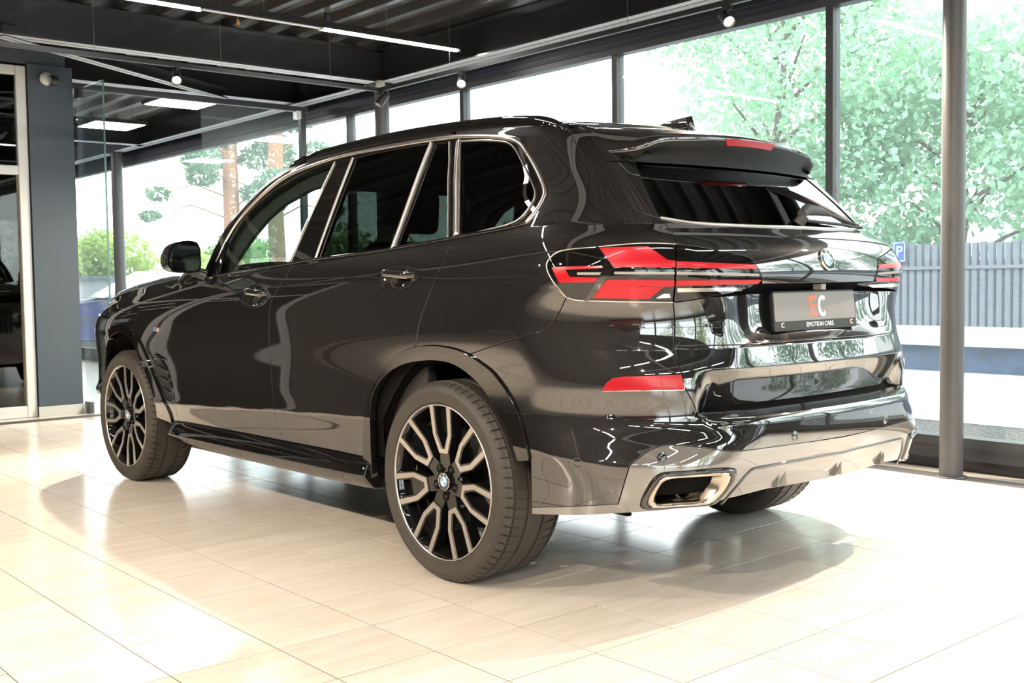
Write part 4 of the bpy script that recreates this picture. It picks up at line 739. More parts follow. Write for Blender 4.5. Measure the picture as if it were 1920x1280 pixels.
# wheel arch trims and sill
def arch_loop(outer, inner): return list(outer)+list(inner)[::-1]
ro = join('-arch_ro_f', 'arch_ro_t', 'arch_ro_r')
ri = T['arch_ri']
panel('wheel_arch_trim', arch_loop(ro, [(.545, .30)]+[p for p in ri if p[1] > .30]), M_GLOSS, car, off=.010, gap=.001, lip=.028, dv=.02, du=.02)
panel('wheel_arch_trim', arch_loop(fo_full, fi_full), M_GLOSS, car, off=.010, gap=.001, lip=.028, dv=.02, du=.02)
def swept(name, sect, path, m, parent, both=True, smooth=True):
    """sect: [(x, z)] profile; path: [(y, scale)]"""
    res = []
    for sgn in ((1, -1) if both else (1,)):
        V = []; n = len(sect)
        for y, fn in path: V += [(sgn*fn(x, z)[0], y, fn(x, z)[1]) for x, z in sect]
        Fc = [(i*n+k, i*n+(k+1) % n, (i+1)*n+(k+1) % n, (i+1)*n+k) for i in range(len(path)-1) for k in range(n)]+[tuple(range(n)), tuple(range((len(path)-1)*n, len(path)*n))]
        b = MB().add(V, Fc, 0, smooth); o = b.obj(name, m, parent[0 if sgn > 0 else 1] if isinstance(parent, (list, tuple)) else parent); bevel(o, .004, 2); res.append(o)
    return res
sec = [(-.90, .402), (-.944, .400), (-.954, .394), (-.982, .336), (-.983, .326), (-.962, .300), (-.935, .272), (-.86, .262), (-.80, .30), (-.80, .402)]
def sk(t): return lambda x, z: (x+.010*t, z)
swept('side_sill', sec, [(2.40, sk(1.5)), (2.32, sk(.6)), (2.2, sk(.2)), (1.8, sk(0)), (1.2, sk(0)), (.8, sk(0)), (.64, sk(.3)), (.56, sk(1.0)), (.53, sk(1.6))], M_GLOSS, car)
# front fender vent, badge, door handles
v = panel('side_vent', T['vent'], M_BLACK, fender, off=.001, lip=.006)
bead('vent_frame', T['vent'], .012, .008, M_GLOSS, fender)
for k in range(4):
    zc = .735-.058*k; uc = 2.452-.028*k
    bead('vent_slat', [(uc-.045, zc-.012), (uc+.055, zc+.012)], .010, .012, M_GLOSS, fender)
bu, bz = T['badge'][0]
for k, (m_, w_) in enumerate(((M_BLUE, .006), (mat('badge_dark_blue', (.03, .05, .25), .3, noise=.02), .006), (M_PINK, .010))):
    bead('badge_stripe', [(bu+.030-.011*k, bz-.012), (bu+.026-.011*k, bz+.012)], w_, .004, m_, fender)
bead('badge_letter', [(bu-.004, bz-.012), (bu-.008, bz+.012)], .007, .004, M_CHROME, fender)
bead('badge_letter', [(bu-.018, bz-.012), (bu-.022, bz+.012)], .007, .004, M_CHROME, fender)
for par, yc, zc in ((f_door, 1.408, 1.083), (r_door, .278, 1.152)):
    for side in (0, 1):
        sg = -1 if side == 0 else 1
        x0 = float(side_w(np.array(yc+.16), np.array(zc)))
        b = MB(); pts = []; rr = []
        for k in range(15):
            t = k/14; s_ = 1-(2*t-1)**4
            pts.append((sg*(x0-.012+.030*s_), yc-.115+.23*t, zc-.012+.018*t)); rr.append(.006+.010*s_)
        b.tube(pts, rr, 12); b.v = [(p[0], p[1], p[2]) for p in b.v]
        h = b.obj('door_handle', M_PAINT, par[side])
        b = MB(); b.tube([(p[0]+sg*.009, p[1], p[2]-.011) for p in pts[2:-2]], .0028, 6); b.obj('handle_strip', M_CHROME, par[side])
# ------------------------------------------------------------------ tail
lt = T['lamp_i_top'][-1]
tg_top = panel('tailgate_upper', whole([(UC, 1.0935), (lt[0], 1.0945)]+T['lamp_i_top'][::-1]+T['tg_gap_mid'][::-1]+T['gl_rear_bot'][1:-1]+[(UC, 1.297)]), M_PAINT, car, both=False, gap=.002, du=.02, dv=.012)
lib = [p for p in T['lamp_i_bot'] if p[1] < 1.083]
tg_mid = panel('tailgate_middle', whole([(UC, 1.060)]+[(lib[0][0], 1.060)]+[p for p in lib if p[1] < 1.058]+T['tg_gap_l1']+T['boot_edge'][1:]+[(UC, .893)]), M_PAINT, car, both=False, gap=.002, du=.02, dv=.015)
gl2 = [p for p in T['tg_gap_l2'] if p[1] > .69]+[(T['tg_gap_l2'][-4][0]-.015, .675)]
uc_ = gl2[-1][0]
tg_low = panel('tailgate_lower', whole([(UC, .893)]+T['boot_edge'][::-1]+gl2[1:]+[(UC, .675)]), M_PAINT, car, both=False, gap=.002, du=.02, dv=.012, cv=(.809, .812, .818, .821))
bumper = panel('rear_bumper', whole([(UC, .662), (uc_, .662)]+gl2[::-1]+T['tg_gap_l1'][::-1]+T['lamp_o_bot'][::-1]+T['seam']+T['arch_ro_r']+T['bump_bot']+T['bump_low'][1:]+T['val_top'][1:]+[(UC, .548)]), M_PAINT, car, both=False, gap=.002, du=.02, dv=.015)
exo, exi = clean(T['ex_out']), clean(T['ex_in'])
valance = panel('rear_valance', [clean(whole([(UC, .546)]+T['val_top'][::-1]+T['bump_low'][::-1][1:]+T['val_bot']+[(UC, .395)])), exo, mirror_u(exo)], M_GREY, car, both=False, gap=.002, du=.02, dv=.015, lip=.03)
# step between bumper and tailgate
def ledge():
    us = np.linspace(uc_, UC*2-uc_, 61); A, _ = surf_uz(us, np.full(61, .662)); B, _ = surf_uz(us, np.full(61, .676))
    V = []; n = 5
    for a, b in zip(A, B):
        for t in np.linspace(0, 1, n): p = a*(1-t)+b*t; V.append((p[0], p[1], .6615+.006*math.sin(t*math.pi)+.012*t))
    return MB().add(V, [(i*n+k, (i+1)*n+k, (i+1)*n+k+1, i*n+k+1) for i in range(60) for k in range(n-1)], 0, True).obj('bumper_step', M_PAINT, bumper)
ledge()
# handle recess under the lip
us = np.linspace(-.62, .62, 41); V = []
for x, a, b in zip(us, surf_xz(us, us*0+1.0945), surf_xz(us, us*0+1.058)):
    V += [(x, a[1]+.004, 1.094), (x, b[1]+.03, 1.090), (x, b[1]+.025, 1.062), (x, b[1]+.002, 1.056)]
MB().add(V, [(i*4+k, (i+1)*4+k, (i+1)*4+k+1, i*4+k+1) for i in range(40) for k in range(3)]).obj('handle_recess', M_DARK, tg_mid, recalc=False)
MB().box((-.014, -.990, 1.070), (.014, -.955, 1.090)).obj('reversing_camera', M_BAR, tg_top)
# lamps
lamp_o = panel('tail_lamp', join('lamp_o_top', 'lamp_o_bot', '-lamp_split'), M_LAMPBK, car, off=.001, gap=.003, du=.02, dv=.015)
lamp_i = panel('tailgate_lamp', join('lamp_i_top', 'lamp_i_bot', '-lamp_split'), M_LAMPBK, car, off=.001, gap=.003, du=.02, dv=.015)
def lens(key, m, par, off=.0035, name='lamp_lens'): panel(name, T[key], m, par, off=off, lip=.004, edge=.0006, du=.03, dv=.02)
for k in ('red_up', 'red_lo', 'ring'): lens(k, M_RED, lamp_o)
for k in ('red_i_up', 'red_i_lo'): lens(k, M_RED, lamp_i)
lens('bar_o', M_BAR, lamp_o, name='light_bar'); lens('bar_m', M_BAR, lamp_o, name='light_bar'); lens('bar_i', M_BAR, lamp_i, name='light_bar')
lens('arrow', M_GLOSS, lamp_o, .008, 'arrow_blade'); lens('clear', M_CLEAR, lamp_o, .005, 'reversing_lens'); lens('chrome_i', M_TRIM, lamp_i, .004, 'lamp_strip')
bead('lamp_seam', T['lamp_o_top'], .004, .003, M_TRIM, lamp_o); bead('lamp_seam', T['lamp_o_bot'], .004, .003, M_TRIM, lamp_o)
refl = panel('reflector', T['reflector'], M_REDDIM, car, off=.003, gap=.001, lip=.006, du=.02, dv=.02)
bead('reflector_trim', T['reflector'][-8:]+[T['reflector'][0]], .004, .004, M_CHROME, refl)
# exhausts: dark rim, chrome ring, hollow end
def exhaust(sg):
    o = MB(); A, _ = surf_uz(np.array([p[0] for p in exo]), np.array([p[1] for p in exo])); NA = grad(A)
    ex_in = [exi[min(range(len(exi)), key=lambda j: (exi[j][0]-p[0])**2+(exi[j][1]-p[1])**2)] for p in exo]
    # resample both outlines evenly by angle
    c = np.mean(np.array(exo), 0)
    def ring(poly, k=40):
        P = np.array(poly+[poly[0]]); out = []
        for i in range(k):
            a = 2*math.pi*i/k; d = np.array((math.cos(a), math.sin(a)*.55)); best = None
            for j in range(len(P)-1):
                e = P[j+1]-P[j]; M_ = np.array([[d[0], -e[0]], [d[1], -e[1]]]); det = np.linalg.det(M_)
                if abs(det) < 1e-12: continue
                t, s = np.linalg.solve(M_, P[j]-c)
                if t > 0 and -1e-6 <= s <= 1+1e-6: best = c+d*t if best is None or t > np.hypot(*(best-c))/np.hypot(*d) else best
            out.append(best)
        return np.array(out)
    ro_, ri_ = ring(exo), ring(exi)
    def at(r, off, push=0):
        P, _ = surf_uz(r[:, 0], r[:, 1]); P = P+grad(P)*off; P[:, 1] += push; P[:, 0] *= -sg; return [tuple(p) for p in P]
    def loft(name, rings, m, par):
        k = 40; V = sum(rings, []); return MB().add(V, [(i*k+j, i*k+(j+1) % k, (i+1)*k+(j+1) % k, (i+1)*k+j) for i in range(len(rings)-1) for j in range(k)], 0, True).obj(name, m, par)
    mid = ro_*.45+ri_*.55
    body_ = loft('tailpipe', [at(ro_, -.03), at(ro_, .002), at(ro_*.75+ri_*.25, .010), at(mid, .006), at(mid, -.01)], M_GLOSS, car)
    loft('chrome_ring', [at(mid, .0), at(mid*.6+ri_*.4, .009), at(ri_, .007), at(ri_*.9+c*.1, -.004), at(ri_*.86+c*.14, .0, .10), at(ri_*.84+c*.16, .0, .16)], M_STEEL, body_)
    e = at(np.array([c+(c-c)]), 0, .0)[0]
    b = MB(); cx, cy, cz = e; b.lathe([(.046, .062), (.048, .066), (.046, .17), (.040, .17), (.040, .064)], 28, 'y', 0, (cx+(-.072 if sg > 0 else .072), cy, cz-.004), closed=True); b.obj('inner_pipe', M_STEEL, body_)
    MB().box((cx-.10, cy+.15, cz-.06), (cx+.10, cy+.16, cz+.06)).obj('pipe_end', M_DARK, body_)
exhaust(1); exhaust(-1)
# diffuser: recessed line and fins
bead('diffuser_edge', [p for p in T['diff']]+[(UC, .487)]+mirror_u(T['diff']), .010, .004, M_GLOSS, valance, both=False)
for xf in (-.325, 0.0, .325):
    for dx, lean in ((-.022, -.016), (.022, .016)):
        a = surf_xz(np.array([xf+dx, xf+dx+lean]), np.array([.462, .392]))
        V = [(xf+dx*.6, a[0][1]+.002, .466), (xf+dx*1.5, a[1][1]+.006, .404), (xf+dx*.35, a[1][1]+.006, .402), (xf+dx*.9, a[1][1]-.028, .406)]
        MB().add(V, [(0, 1, 3), (0, 3, 2), (1, 2, 3), (0, 2, 1)]).obj('diffuser_fin', M_GREY, valance)
for u_, z_ in T['sens']:
    P, _ = surf_uz(np.array([u_]), np.array([z_])); N = grad(P)[0]; P = P[0]
    for sg in (1, -1):
        q = Vector((sg*N[0], N[1], N[2])).to_track_quat('Z', 'Y')
        o = MB().lathe([(0, .0012), (.0125, .0012), (.0135, 0), (.0155, 0), (.0165, .0015), (.0175, 0)], 24).obj('parking_sensor', M_PAINT, bumper); o.location = (sg*P[0], P[1], P[2]); o.rotation_mode = 'QUATERNION'; o.rotation_quaternion = q
# rear window and frame
gz = T['gl_rear']; gtop = [(gz[-1][0]-.0, gz[-1][1]), (gz[-1][0]-.02, 1.585)]
r_glass = panel('rear_window', whole([(UC, 1.296)]+T['gl_rear_bot'][::-1][1:]+T['gl_rear'][1:]+gtop[1:]+[(UC, 1.60)]), M_PRIV, car, both=False, off=-.004, gap=-.003, lip=0, du=.03, dv=.03)
ug = T['gl_rear'][-1][0]
tframe = panel('tailgate_frame', join(T['tg_up'], T['gl_rear'], [(ug-.02, 1.585), (ug-.02, 1.60), (ug+.03, 1.640), (T['tg_up'][0][0], 1.664)]), M_PAINT, car, gap=.002, du=.02, dv=.015)
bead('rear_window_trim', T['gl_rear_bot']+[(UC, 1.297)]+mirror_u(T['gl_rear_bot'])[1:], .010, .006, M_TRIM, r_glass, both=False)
# roof, spoiler, rails, antenna
roof_o = panel('roof_panel', [(-.643, y) for y in np.linspace(1.62, -.30, 30)]+[(-.58, -.36), (-.40, -.41), (-.2, -.435), (0, -.445), (.2, -.435), (.40, -.41), (.58, -.36)]+[(.643, y) for y in np.linspace(-.30, 1.62, 30)]+[(.5, 1.72), (.3, 1.78), (0, 1.81), (-.3, 1.78), (-.5, 1.72)], M_PAINT, car, both=False, dom='xy', du=.04, dv=.04, lip=.01)
def spoiler():
    n = 61; xs = np.sin(np.linspace(-1, 1, n)*math.pi/2)*.655; ax = np.abs(xs)
    root = -.445+.20*xs**2; zr_ = surf_xy(xs*.985, root)[0][:, 2]                                    # root on the roof
    e = sst(.51, .655, ax)
    fz = 1.625-.02*e; fy = surf_xz(xs*.985, np.full(n, 1.60))[:, 1]
    yt = (-.678+.26*xs**2)*(1-e)+(fy-.004)*e; zt = 1.637-.10*xs**2-.030*sst(.42, .60, ax)              # trailing lip
    zg = 1.530-.0*xs; yg = surf_xz(xs*.97, zg)[:, 1]; V = []; K = 13
    for i, x in enumerate(xs):
        top = [(x, root[i]+(yt[i]-root[i])*s, zr_[i]+(zt[i]-zr_[i])*s+.012*math.sin(s*math.pi)*(1-e[i])) for s in np.linspace(0, 1, 7)]
        dy = (1-e[i])
        V += top+[(x, yt[i]-.002*dy, zt[i]-.004), (x*.998, yt[i]+.002*dy, zt[i]-.010*dy-.005), (x*.992, yt[i]+.016*dy, zt[i]-.035*dy-.006), (x*.985, yg[i]*.6+(yt[i]+.03)*.4, zg[i]+.024*dy+.004), (x*.98, yg[i]-.003, zg[i]), (x*.97, root[i]+.06, zr_[i]-.05)]
    Fc = [(i*K+j, (i+1)*K+j, (i+1)*K+(j+1) % K, i*K+(j+1) % K) for i in range(n-1) for j in range(K)]
    m_ = MB(); m_.add(V, [f for q_, f in enumerate(Fc) if q_ % K < 8 or q_ % K >= 11], 0, True); kk = len(m_.v)
    m_.f += [f for q_, f in enumerate(Fc) if 8 <= q_ % K < 11]; c3 = len(m_.f)-len(m_.m); m_.m += [1]*c3; m_.sm += [True]*c3
    m_.add(V[:K], [tuple(range(K))]); m_.add(V[-K:], [tuple(range(K))])
    o = m_.obj('roof_spoiler', (M_PAINT, mat('black_spoiler_plastic', (.004, .004, .004), .42, spec=.25, noise=.1)), car); o.data.set_sharp_from_angle(angle=math.radians(60))
    b = MB(); R_ = []
    for x in np.linspace(-.155, .155, 12):
        y0 = -.678+.26*x*x; z = 1.637-.10*x*x
        R_ += [(x, y0-.004, z-.007), (x*.88, y0+.004, z-.030), (x*.88, y0+.03, z-.030), (x, y0+.03, z-.007)]
    b.add(R_, [(i*4+k, (i+1)*4+k, (i+1)*4+(k+1) % 4, i*4+(k+1) % 4) for i in range(11) for k in range(4)]+[(0, 1, 2, 3), (44, 45, 46, 47)]); b.obj('brake_light', M_REDDIM, o)
    return o
spo = spoiler()
def rail(sg):
    pts = []; ry = np.linspace(-.36, 1.60, 50); RP = surf_xy(np.full(50, -.648), ry)[0]
    for y, P in zip(ry, RP):
        t = (y+.36)/1.96; lift = .024*(1-abs(2*t-1)**9)-.004*1
        pts.append((sg*.650, y, P[2]+lift))
    V = []; sect = [(-.020, -.045), (-.018, .002), (-.008, .011), (.006, .011), (.016, .003), (.018, -.045)]
    for k, p in enumerate(pts):
        w = min(1, .25+min(k, 49-k)/5); V += [(p[0]+a*w, p[1], p[2]+b_) for a, b_ in sect]
    n = 6; b = MB().add(V, [(i*n+k, i*n+(k+1) % n, (i+1)*n+(k+1) % n, (i+1)*n+k) for i in range(49) for k in range(n)]+[tuple(range(n)), tuple(range(49*n, 50*n))], 0, True)
    o = b.obj('roof_rail', M_GLOSS, car); return o
rail(-1); rail(1)
fin = []
for k in range(9):
    t = k/8; y = -.40+.17*t; h = .052*(1-t)**.7+.002; w = .018*(1-.6*t)+.004*(1-t); z0 = 1.704+.03*t
    fin += [(-w, y, z0-.012), (-w*.3, y+.012, z0+h), (w*.3, y+.012, z0+h), (w, y, z0-.012)]
o = MB().add(fin, [(i*4+k, (i+1)*4+k, (i+1)*4+(k+1) % 4, i*4+(k+1) % 4) for i in range(8) for k in range(4)]+[(0, 1, 2, 3), (32, 33, 34, 35)], 0, True).obj('roof_antenna', M_PAINT, car)
# rear wiper
def on_glass(x, z, d): P = surf_xz(np.array([x]), np.array([z])); N = grad(P)[0]; return Vector(P[0]+N*d)
wp = MB(); base = on_glass(.06, 1.318, .012)
wp.tube([on_glass(.05, 1.312, .0), on_glass(.06, 1.318, .035)], [.022, .018], 14)
arm = [on_glass(.045, 1.322, .036), on_glass(.10, 1.338, .040), on_glass(.20, 1.340, .036), on_glass(.29, 1.336, .028)]
wp.tube(arm, [.016, .022, .018, .009], 12); wp.tube([arm[-1], on_glass(.40, 1.325, .020), on_glass(.55, 1.310, .014)], [.008, .006, .005], 8)
wiper = wp.obj('rear_wiper', mat('grey_wiper_plastic', (.055, .052, .048), .6, noise=.1), car)
MB().tube([on_glass(.10, 1.318, .010), on_glass(.35, 1.312, .010), on_glass(.58, 1.303, .010)], .006, 6).obj('wiper_blade', M_BLACK, wiper)
# roundels
def roundel_mesh(r):
    b = MB(); n = 48
    b.lathe([(r, -.1*r), (r, .06*r), (.975*r, .09*r), (.94*r, .09*r), (.93*r, .05*r)], n, mi=0)
    b.lathe([(.93*r, .05*r), (.60*r, .05*r)], n, mi=1); b.lathe([(.60*r, .05*r), (.59*r, .075*r), (.56*r, .075*r), (.555*r, .05*r)], n, mi=0)
    for q in range(4):
        V = [(0, 0, .06*r)]+[(.56*r*math.cos(q*math.pi/2+k*math.pi/24), .56*r*math.sin(q*math.pi/2+k*math.pi/24), .055*r) for k in range(13)]
        b.add(V, [(0, k+1, k+2) for k in range(12)], 2 if q % 2 else 3, True)
    return b.mesh('roundel', False)
RND = (M_CHROME, M_GLOSS, M_BLUE, M_WHITE)
def roundel(name, r, parent, loc, quat):
    o = link(name, roundel_mesh(r), parent, RND); o.location = loc; o.rotation_mode = 'QUATERNION'; o.rotation_quaternion = quat
    for ch, a in (('B', 135), ('M', 90), ('W', 45)):
        t = link('emblem_letter', text_mesh(ch, .30*r, .02*r), o, M_WHITE); a_ = math.radians(a)
        t.location = (.765*r*math.cos(a_), .765*r*math.sin(a_), .06*r); t.rotation_euler = (0, 0, a_-math.pi/2)
    return o
Pe = surf_xz(np.array([0.0]), np.array([1.176])); Ne = Vector(grad(Pe)[0])
q = Matrix((Vector((1, 0, 0)), Ne.cross(Vector((1, 0, 0))), Ne)).transposed().to_quaternion()
roundel('emblem', .041, tg_top, Vector(Pe[0])+Ne*.003, q)
# number plate
def plate():
    o = bevel(MB().prism(fillet([(-.262, -.070), (.262, -.070), (.262, .070), (-.262, .070)], .012), -.012, 0).obj('number_plate_holder', M_BLACK, tg_mid), .002)
    o.location = (0, -.958, .997); o.rotation_euler = (math.radians(85), 0, 0)
    bk = MB().box((-.268, -.07, -.035), (.23, .066, -.012)).obj('plate_bracket', M_DARK, tg_mid); bk.location = o.location; bk.rotation_euler = o.rotation_euler
    def on(name, me, m, x, y, z): t = link(name, me, o, m); t.location = (x, y, z); return t
    MB().prism(fillet([(-.256, -.036), (.256, -.036), (.256, .064), (-.256, .064)], .008), 0, .0015).obj('plate_face', M_PLATE, o)
    # large two-letter mark
    E = [(0, 0), (.050, 0), (.050, .010), (.012, .010), (.012, .031), (.046, .031), (.046, .041), (.012, .041), (.012, .062), (.050, .062), (.050, .072), (0, .072)]
    MB().prism([(x*1.0-.034-(.072-y)*-.10-.012, y-.022) for x, y in E], .0016, .0022).obj('plate_lettering', M_ORANGE, o)
    arc = [math.radians(a) for a in np.linspace(48, 312, 22)]
    Cp = [(.030*math.cos(a)+.040, .039*math.sin(a)+.013) for a in arc]+[(.0155*math.cos(a)+.040, .0245*math.sin(a)+.013) for a in arc[::-1]]
    MB().prism(Cp, .0024, .0030).obj('plate_lettering', M_WHITE, o)
    on('plate_lettering', text_mesh('EMOTION CARS', .024, .0004), M_WHITE, .02, -.052, .0006)
    for x in (-.215, .225):
        on('plate_lettering', text_mesh('E', .022, .0003), M_ORANGE, x-.004, -.050, .0006); on('plate_lettering', text_mesh('C', .024, .0003), M_WHITE, x+.004, -.050, .0010)
plate()
# ------------------------------------------------------------------ front end (mostly out of sight)
UF = Y2+math.pi/2
def whole_f(half): return half+[(2*UF-u, z) for u, z in half][::-1]
fb = fwd([p for p in fo if p[1] > .46])
panel('front_bumper', whole_f([(UF, .93), (4.35, .95), (4.0, .96), (3.75, .965), (3.52, .93), (3.56, .60)]+[(3.575, .47), (3.56, .30), (3.9, .27), (UF, .27)]), M_PAINT, car, both=False, gap=.002, du=.04, dv=.03)
panel('hood', [(-.86, 2.42), (-.875, 2.8), (-.86, 3.1), (-.80, 3.38), (-.62, 3.58), (-.3, 3.68), (0, 3.70), (.3, 3.68), (.62, 3.58), (.80, 3.38), (.86, 3.1), (.875, 2.8), (.86, 2.42), (.5, 2.56), (0, 2.62), (-.5, 2.56)], M_PAINT, car, both=False, dom='xy', du=.04, dv=.04)
panel('fender_top', [(-.955, 2.24), (-.865, 2.30), (-.863, 2.42), (-.878, 2.8), (-.863, 3.1), (-.803, 3.39), (-.86, 3.42), (-.93, 3.1), (-.955, 2.7)][::-1], M_PAINT, car, dom='xy', du=.03, dv=.03)
panel('windscreen', [(-.62, 1.70), (-.70, 1.90), (-.77, 2.12), (-.81, 2.27), (-.5, 2.50), (0, 2.58), (.5, 2.50), (.81, 2.27), (.77, 2.12), (.70, 1.90), (.62, 1.70), (.3, 1.79), (0, 1.82), (-.3, 1.79)], M_GLASS, car, both=False, dom='xy', off=-.004, lip=0, du=.05, dv=.05)
for sg in (1, -1):
    hl = [(3.62, .86), (4.05, .87), (4.05, .77), (3.66, .76)]
    if sg == 1: panel('headlamp', hl, M_CLEAR, car, off=.004, lip=.01)
    gr = MB()
    for k in range(7): gr.box((sg*(.05+.05*k)-.008, 3.80-.16*(.05+.05*k)**2, .62), (sg*(.05+.05*k)+.008, 3.86-.16*(.05+.05*k)**2, .90))
    gr.obj('radiator_grille', M_GLOSS, car)
# ------------------------------------------------------------------ hidden structure: floor, wells, inner skin
ub = MB().box((-.70, .30, .22), (.70, 3.40, .34)); ub.box((-.86, .54, .27), (.86, 2.40, .36)); ub.box((-.60, -.60, .36), (.60, .30, .46)); ub.box((-.50, -.70, .44), (.50, -.50, .60)); ub.obj('underbody', M_DARK, car)
inner = [(UC, .40), (-.75, .40)]+[(.47*math.cos(a), .375+.47*math.sin(a)) for a in np.linspace(math.pi, .05, 16)]+[(.50, .40), (2.48, .40)]+[(2.975-.47*math.cos(a), .375+.47*math.sin(a)) for a in np.linspace(.05, math.pi-.05, 16)]+[(3.46, .40), (3.7, .4), (3.7, .90), (3.3, 1.0), (2.3, 1.09), (1.9, 1.12), (1.15, 1.17), (0, 1.235), (-.4, 1.26), (-.8, 1.25), (UC, 1.25)]
panel('inner_shell', inner, M_DARK, car, off=-.035, lip=0, du=.06, dv=.05)
for yc in (0, 2.975):
    for sg in (-1, 1):
        b = MB(); V = []
        for k in range(25):
            a = math.pi*k/24; V += [(sg*(.895+.045*math.sin(a)), yc+.475*math.cos(a), .36+.475*math.sin(a)), (sg*.50, yc+.475*math.cos(a), .36+.475*math.sin(a))]
        b.add(V, [(2*i, 2*i+1, 2*i+3, 2*i+2) for i in range(24)]); b.box((sg*.50-.01, yc-.5, .25), (sg*.50+.01, yc+.5, .86)); b.obj('wheel_well', M_DARK, car, recalc=False)
# ------------------------------------------------------------------ door mirrors
def door_mirror(sg):
    secs = [(2.085, .30, .30), (2.07, .62, .62), (2.035, .86, .88), (1.985, .98, .99), (1.94, 1.0, 1.0), (1.925, .985, .98)]
    shape = fillet([(.100, .045), (.082, .078), (.02, .086), (-.06, .070), (-.098, .020), (-.104, -.040), (-.085, -.070), (.0, -.082), (.086, -.078), (.104, -.05)], .035, 4)
    V = []; n = len(shape)
    for y, a, b in secs: V += [(sg*1.060-sg*x*a*.86, y, 1.256+z*b*.98) for x, z in shape]
    Fc = [(i*n+k, i*n+(k+1) % n, (i+1)*n+(k+1) % n, (i+1)*n+k) for i in range(len(secs)-1) for k in range(n)]+[tuple(range(n))]
    o = MB().add(V, Fc, 0, True).obj('door_mirror', M_PAINT, car)
    g_ = [(sg*1.060-sg*x*.80, z) for x, z in shape]
    MB().prism([(x, 1.256+z*.91) for x, z in g_], 1.922, 1.936, fn=lambda p: (p[0], p[2], p[1])).obj('mirror_rim', M_GLOSS, o)
    MB().prism([(sg*1.060-sg*x*.74, 1.256+z*.85) for x, z in shape], 1.9205, 1.925, fn=lambda p: (p[0], p[2], p[1])).obj('mirror_glass', mat('mirror_silver', (.55, .60, .60), .01, metal=1.0, noise=.01), o)
    a = MB(); a.tube([(sg*.93, 1.98, 1.165), (sg*.975, 1.985, 1.185), (sg*1.02, 1.99, 1.200)], [.030, .026, .030], 12); a.obj('mirror_arm', M_GLOSS, o)
    return o
door_mirror(-1); door_mirror(1)
panel('mirror_sail', [(1.905, 1.165), (2.00, 1.155), (1.985, 1.25), (1.95, 1.31), (1.915, 1.34)], M_GLOSS, surround, off=.004, lip=.01)
# ------------------------------------------------------------------ wheels
def tyre_mesh(hw, R=.376):
    g_ = [-.105*hw/.15, -.040*hw/.15, .040*hw/.15, .105*hw/.15]; gw = .0045
    prof = [(.290, -hw+.020, 0), (.294, -hw+.010, 0), (.300, -hw+.006, 0), (.306, -hw+.0065, 0), (.318, -hw+.002, 0), (.334, -hw, 0), (.338, -hw-.0012, 0), (.342, -hw, 0), (.352, -hw+.006, 0), (.361, -hw+.014, .25), (.3675, -hw+.024, .9), (R-.004, -hw+.036, 1)]
    x = -hw+.045
    for gx in g_:
        prof += [(R-.0015*abs(gx)/hw, gx-gw-.002, 1 if gx in (g_[0], g_[3]) else .0), (R-.008, gx-gw, 0), (R-.008, gx+gw, 0), (R-.0010, gx+gw+.002, .6 if gx == g_[0] else 0)]
    prof[-1] = (prof[-1][0], prof[-1][1], 1)
    prof += [(R-.004, hw-.036, 1), (.3675, hw-.024, .9), (.361, hw-.014, .2), (.335, hw, 0), (.30, hw-.006, 0), (.290, hw-.02, 0)]
    pit = 66; fr = [0, .10, .76, .79, .92, .95]; V = []; nA = pit*len(fr)
    for r, x, sip in prof:
        for p in range(pit):
            for j, f in enumerate(fr):
                a = 2*math.pi*(p+f+x*4.5*(1 if x < 0 else -1))/pit; rr = r-(.0085*sip if j in (3, 4) else 0)
                V.append((x, rr*math.cos(a), rr*math.sin(a)))
    Fc = [(i*nA+k, i*nA+(k+1) % nA, (i+1)*nA+(k+1) % nA, (i+1)*nA+k) for i in range(len(prof)-1) for k in range(nA)]
    me = MB().add(V, Fc, 0, True).mesh('tyre')
    me.set_sharp_from_angle(angle=math.radians(38)); return me
def spoke_mesh(hw):
    xs = lambda p: -hw+.010+.024*(1-min(1, p/.285))
    half = [(.106, .024), (.174, .053), (.286, .061)]; inn = [(.286, .040), (.178, .036), (.122, .010)]
    poly = half+inn+[(a, -b) for a, b in inn[::-1]]+[(a, -b) for a, b in half[::-1]]
    b = MB(); fn = lambda p: (xs(p[0])+p[2], p[1], p[0])
    b.prism(poly, 0, .003, 0, fn)
    body_ = [(.104, .028), (.174, .057), (.286, .066)]; bin_ = [(.286, .034), (.18, .030), (.126, .004)]
    poly2 = body_+bin_+[(a, -c) for a, c in bin_[::-1]]+[(a, -c) for a, c in body_[::-1]]
    b.prism(poly2, .003, .050, 1, fn)
    b.prism([(.05, .030), (.112, .027), (.112, -.027), (.05, -.030)], .006, .045, 1, fn)
    b.prism([(.118, .012), (.19, .036), (.286, .040), (.286, -.040), (.19, -.036), (.118, -.012)], .040, .055, 1, fn)
    return b.mesh('spoke')
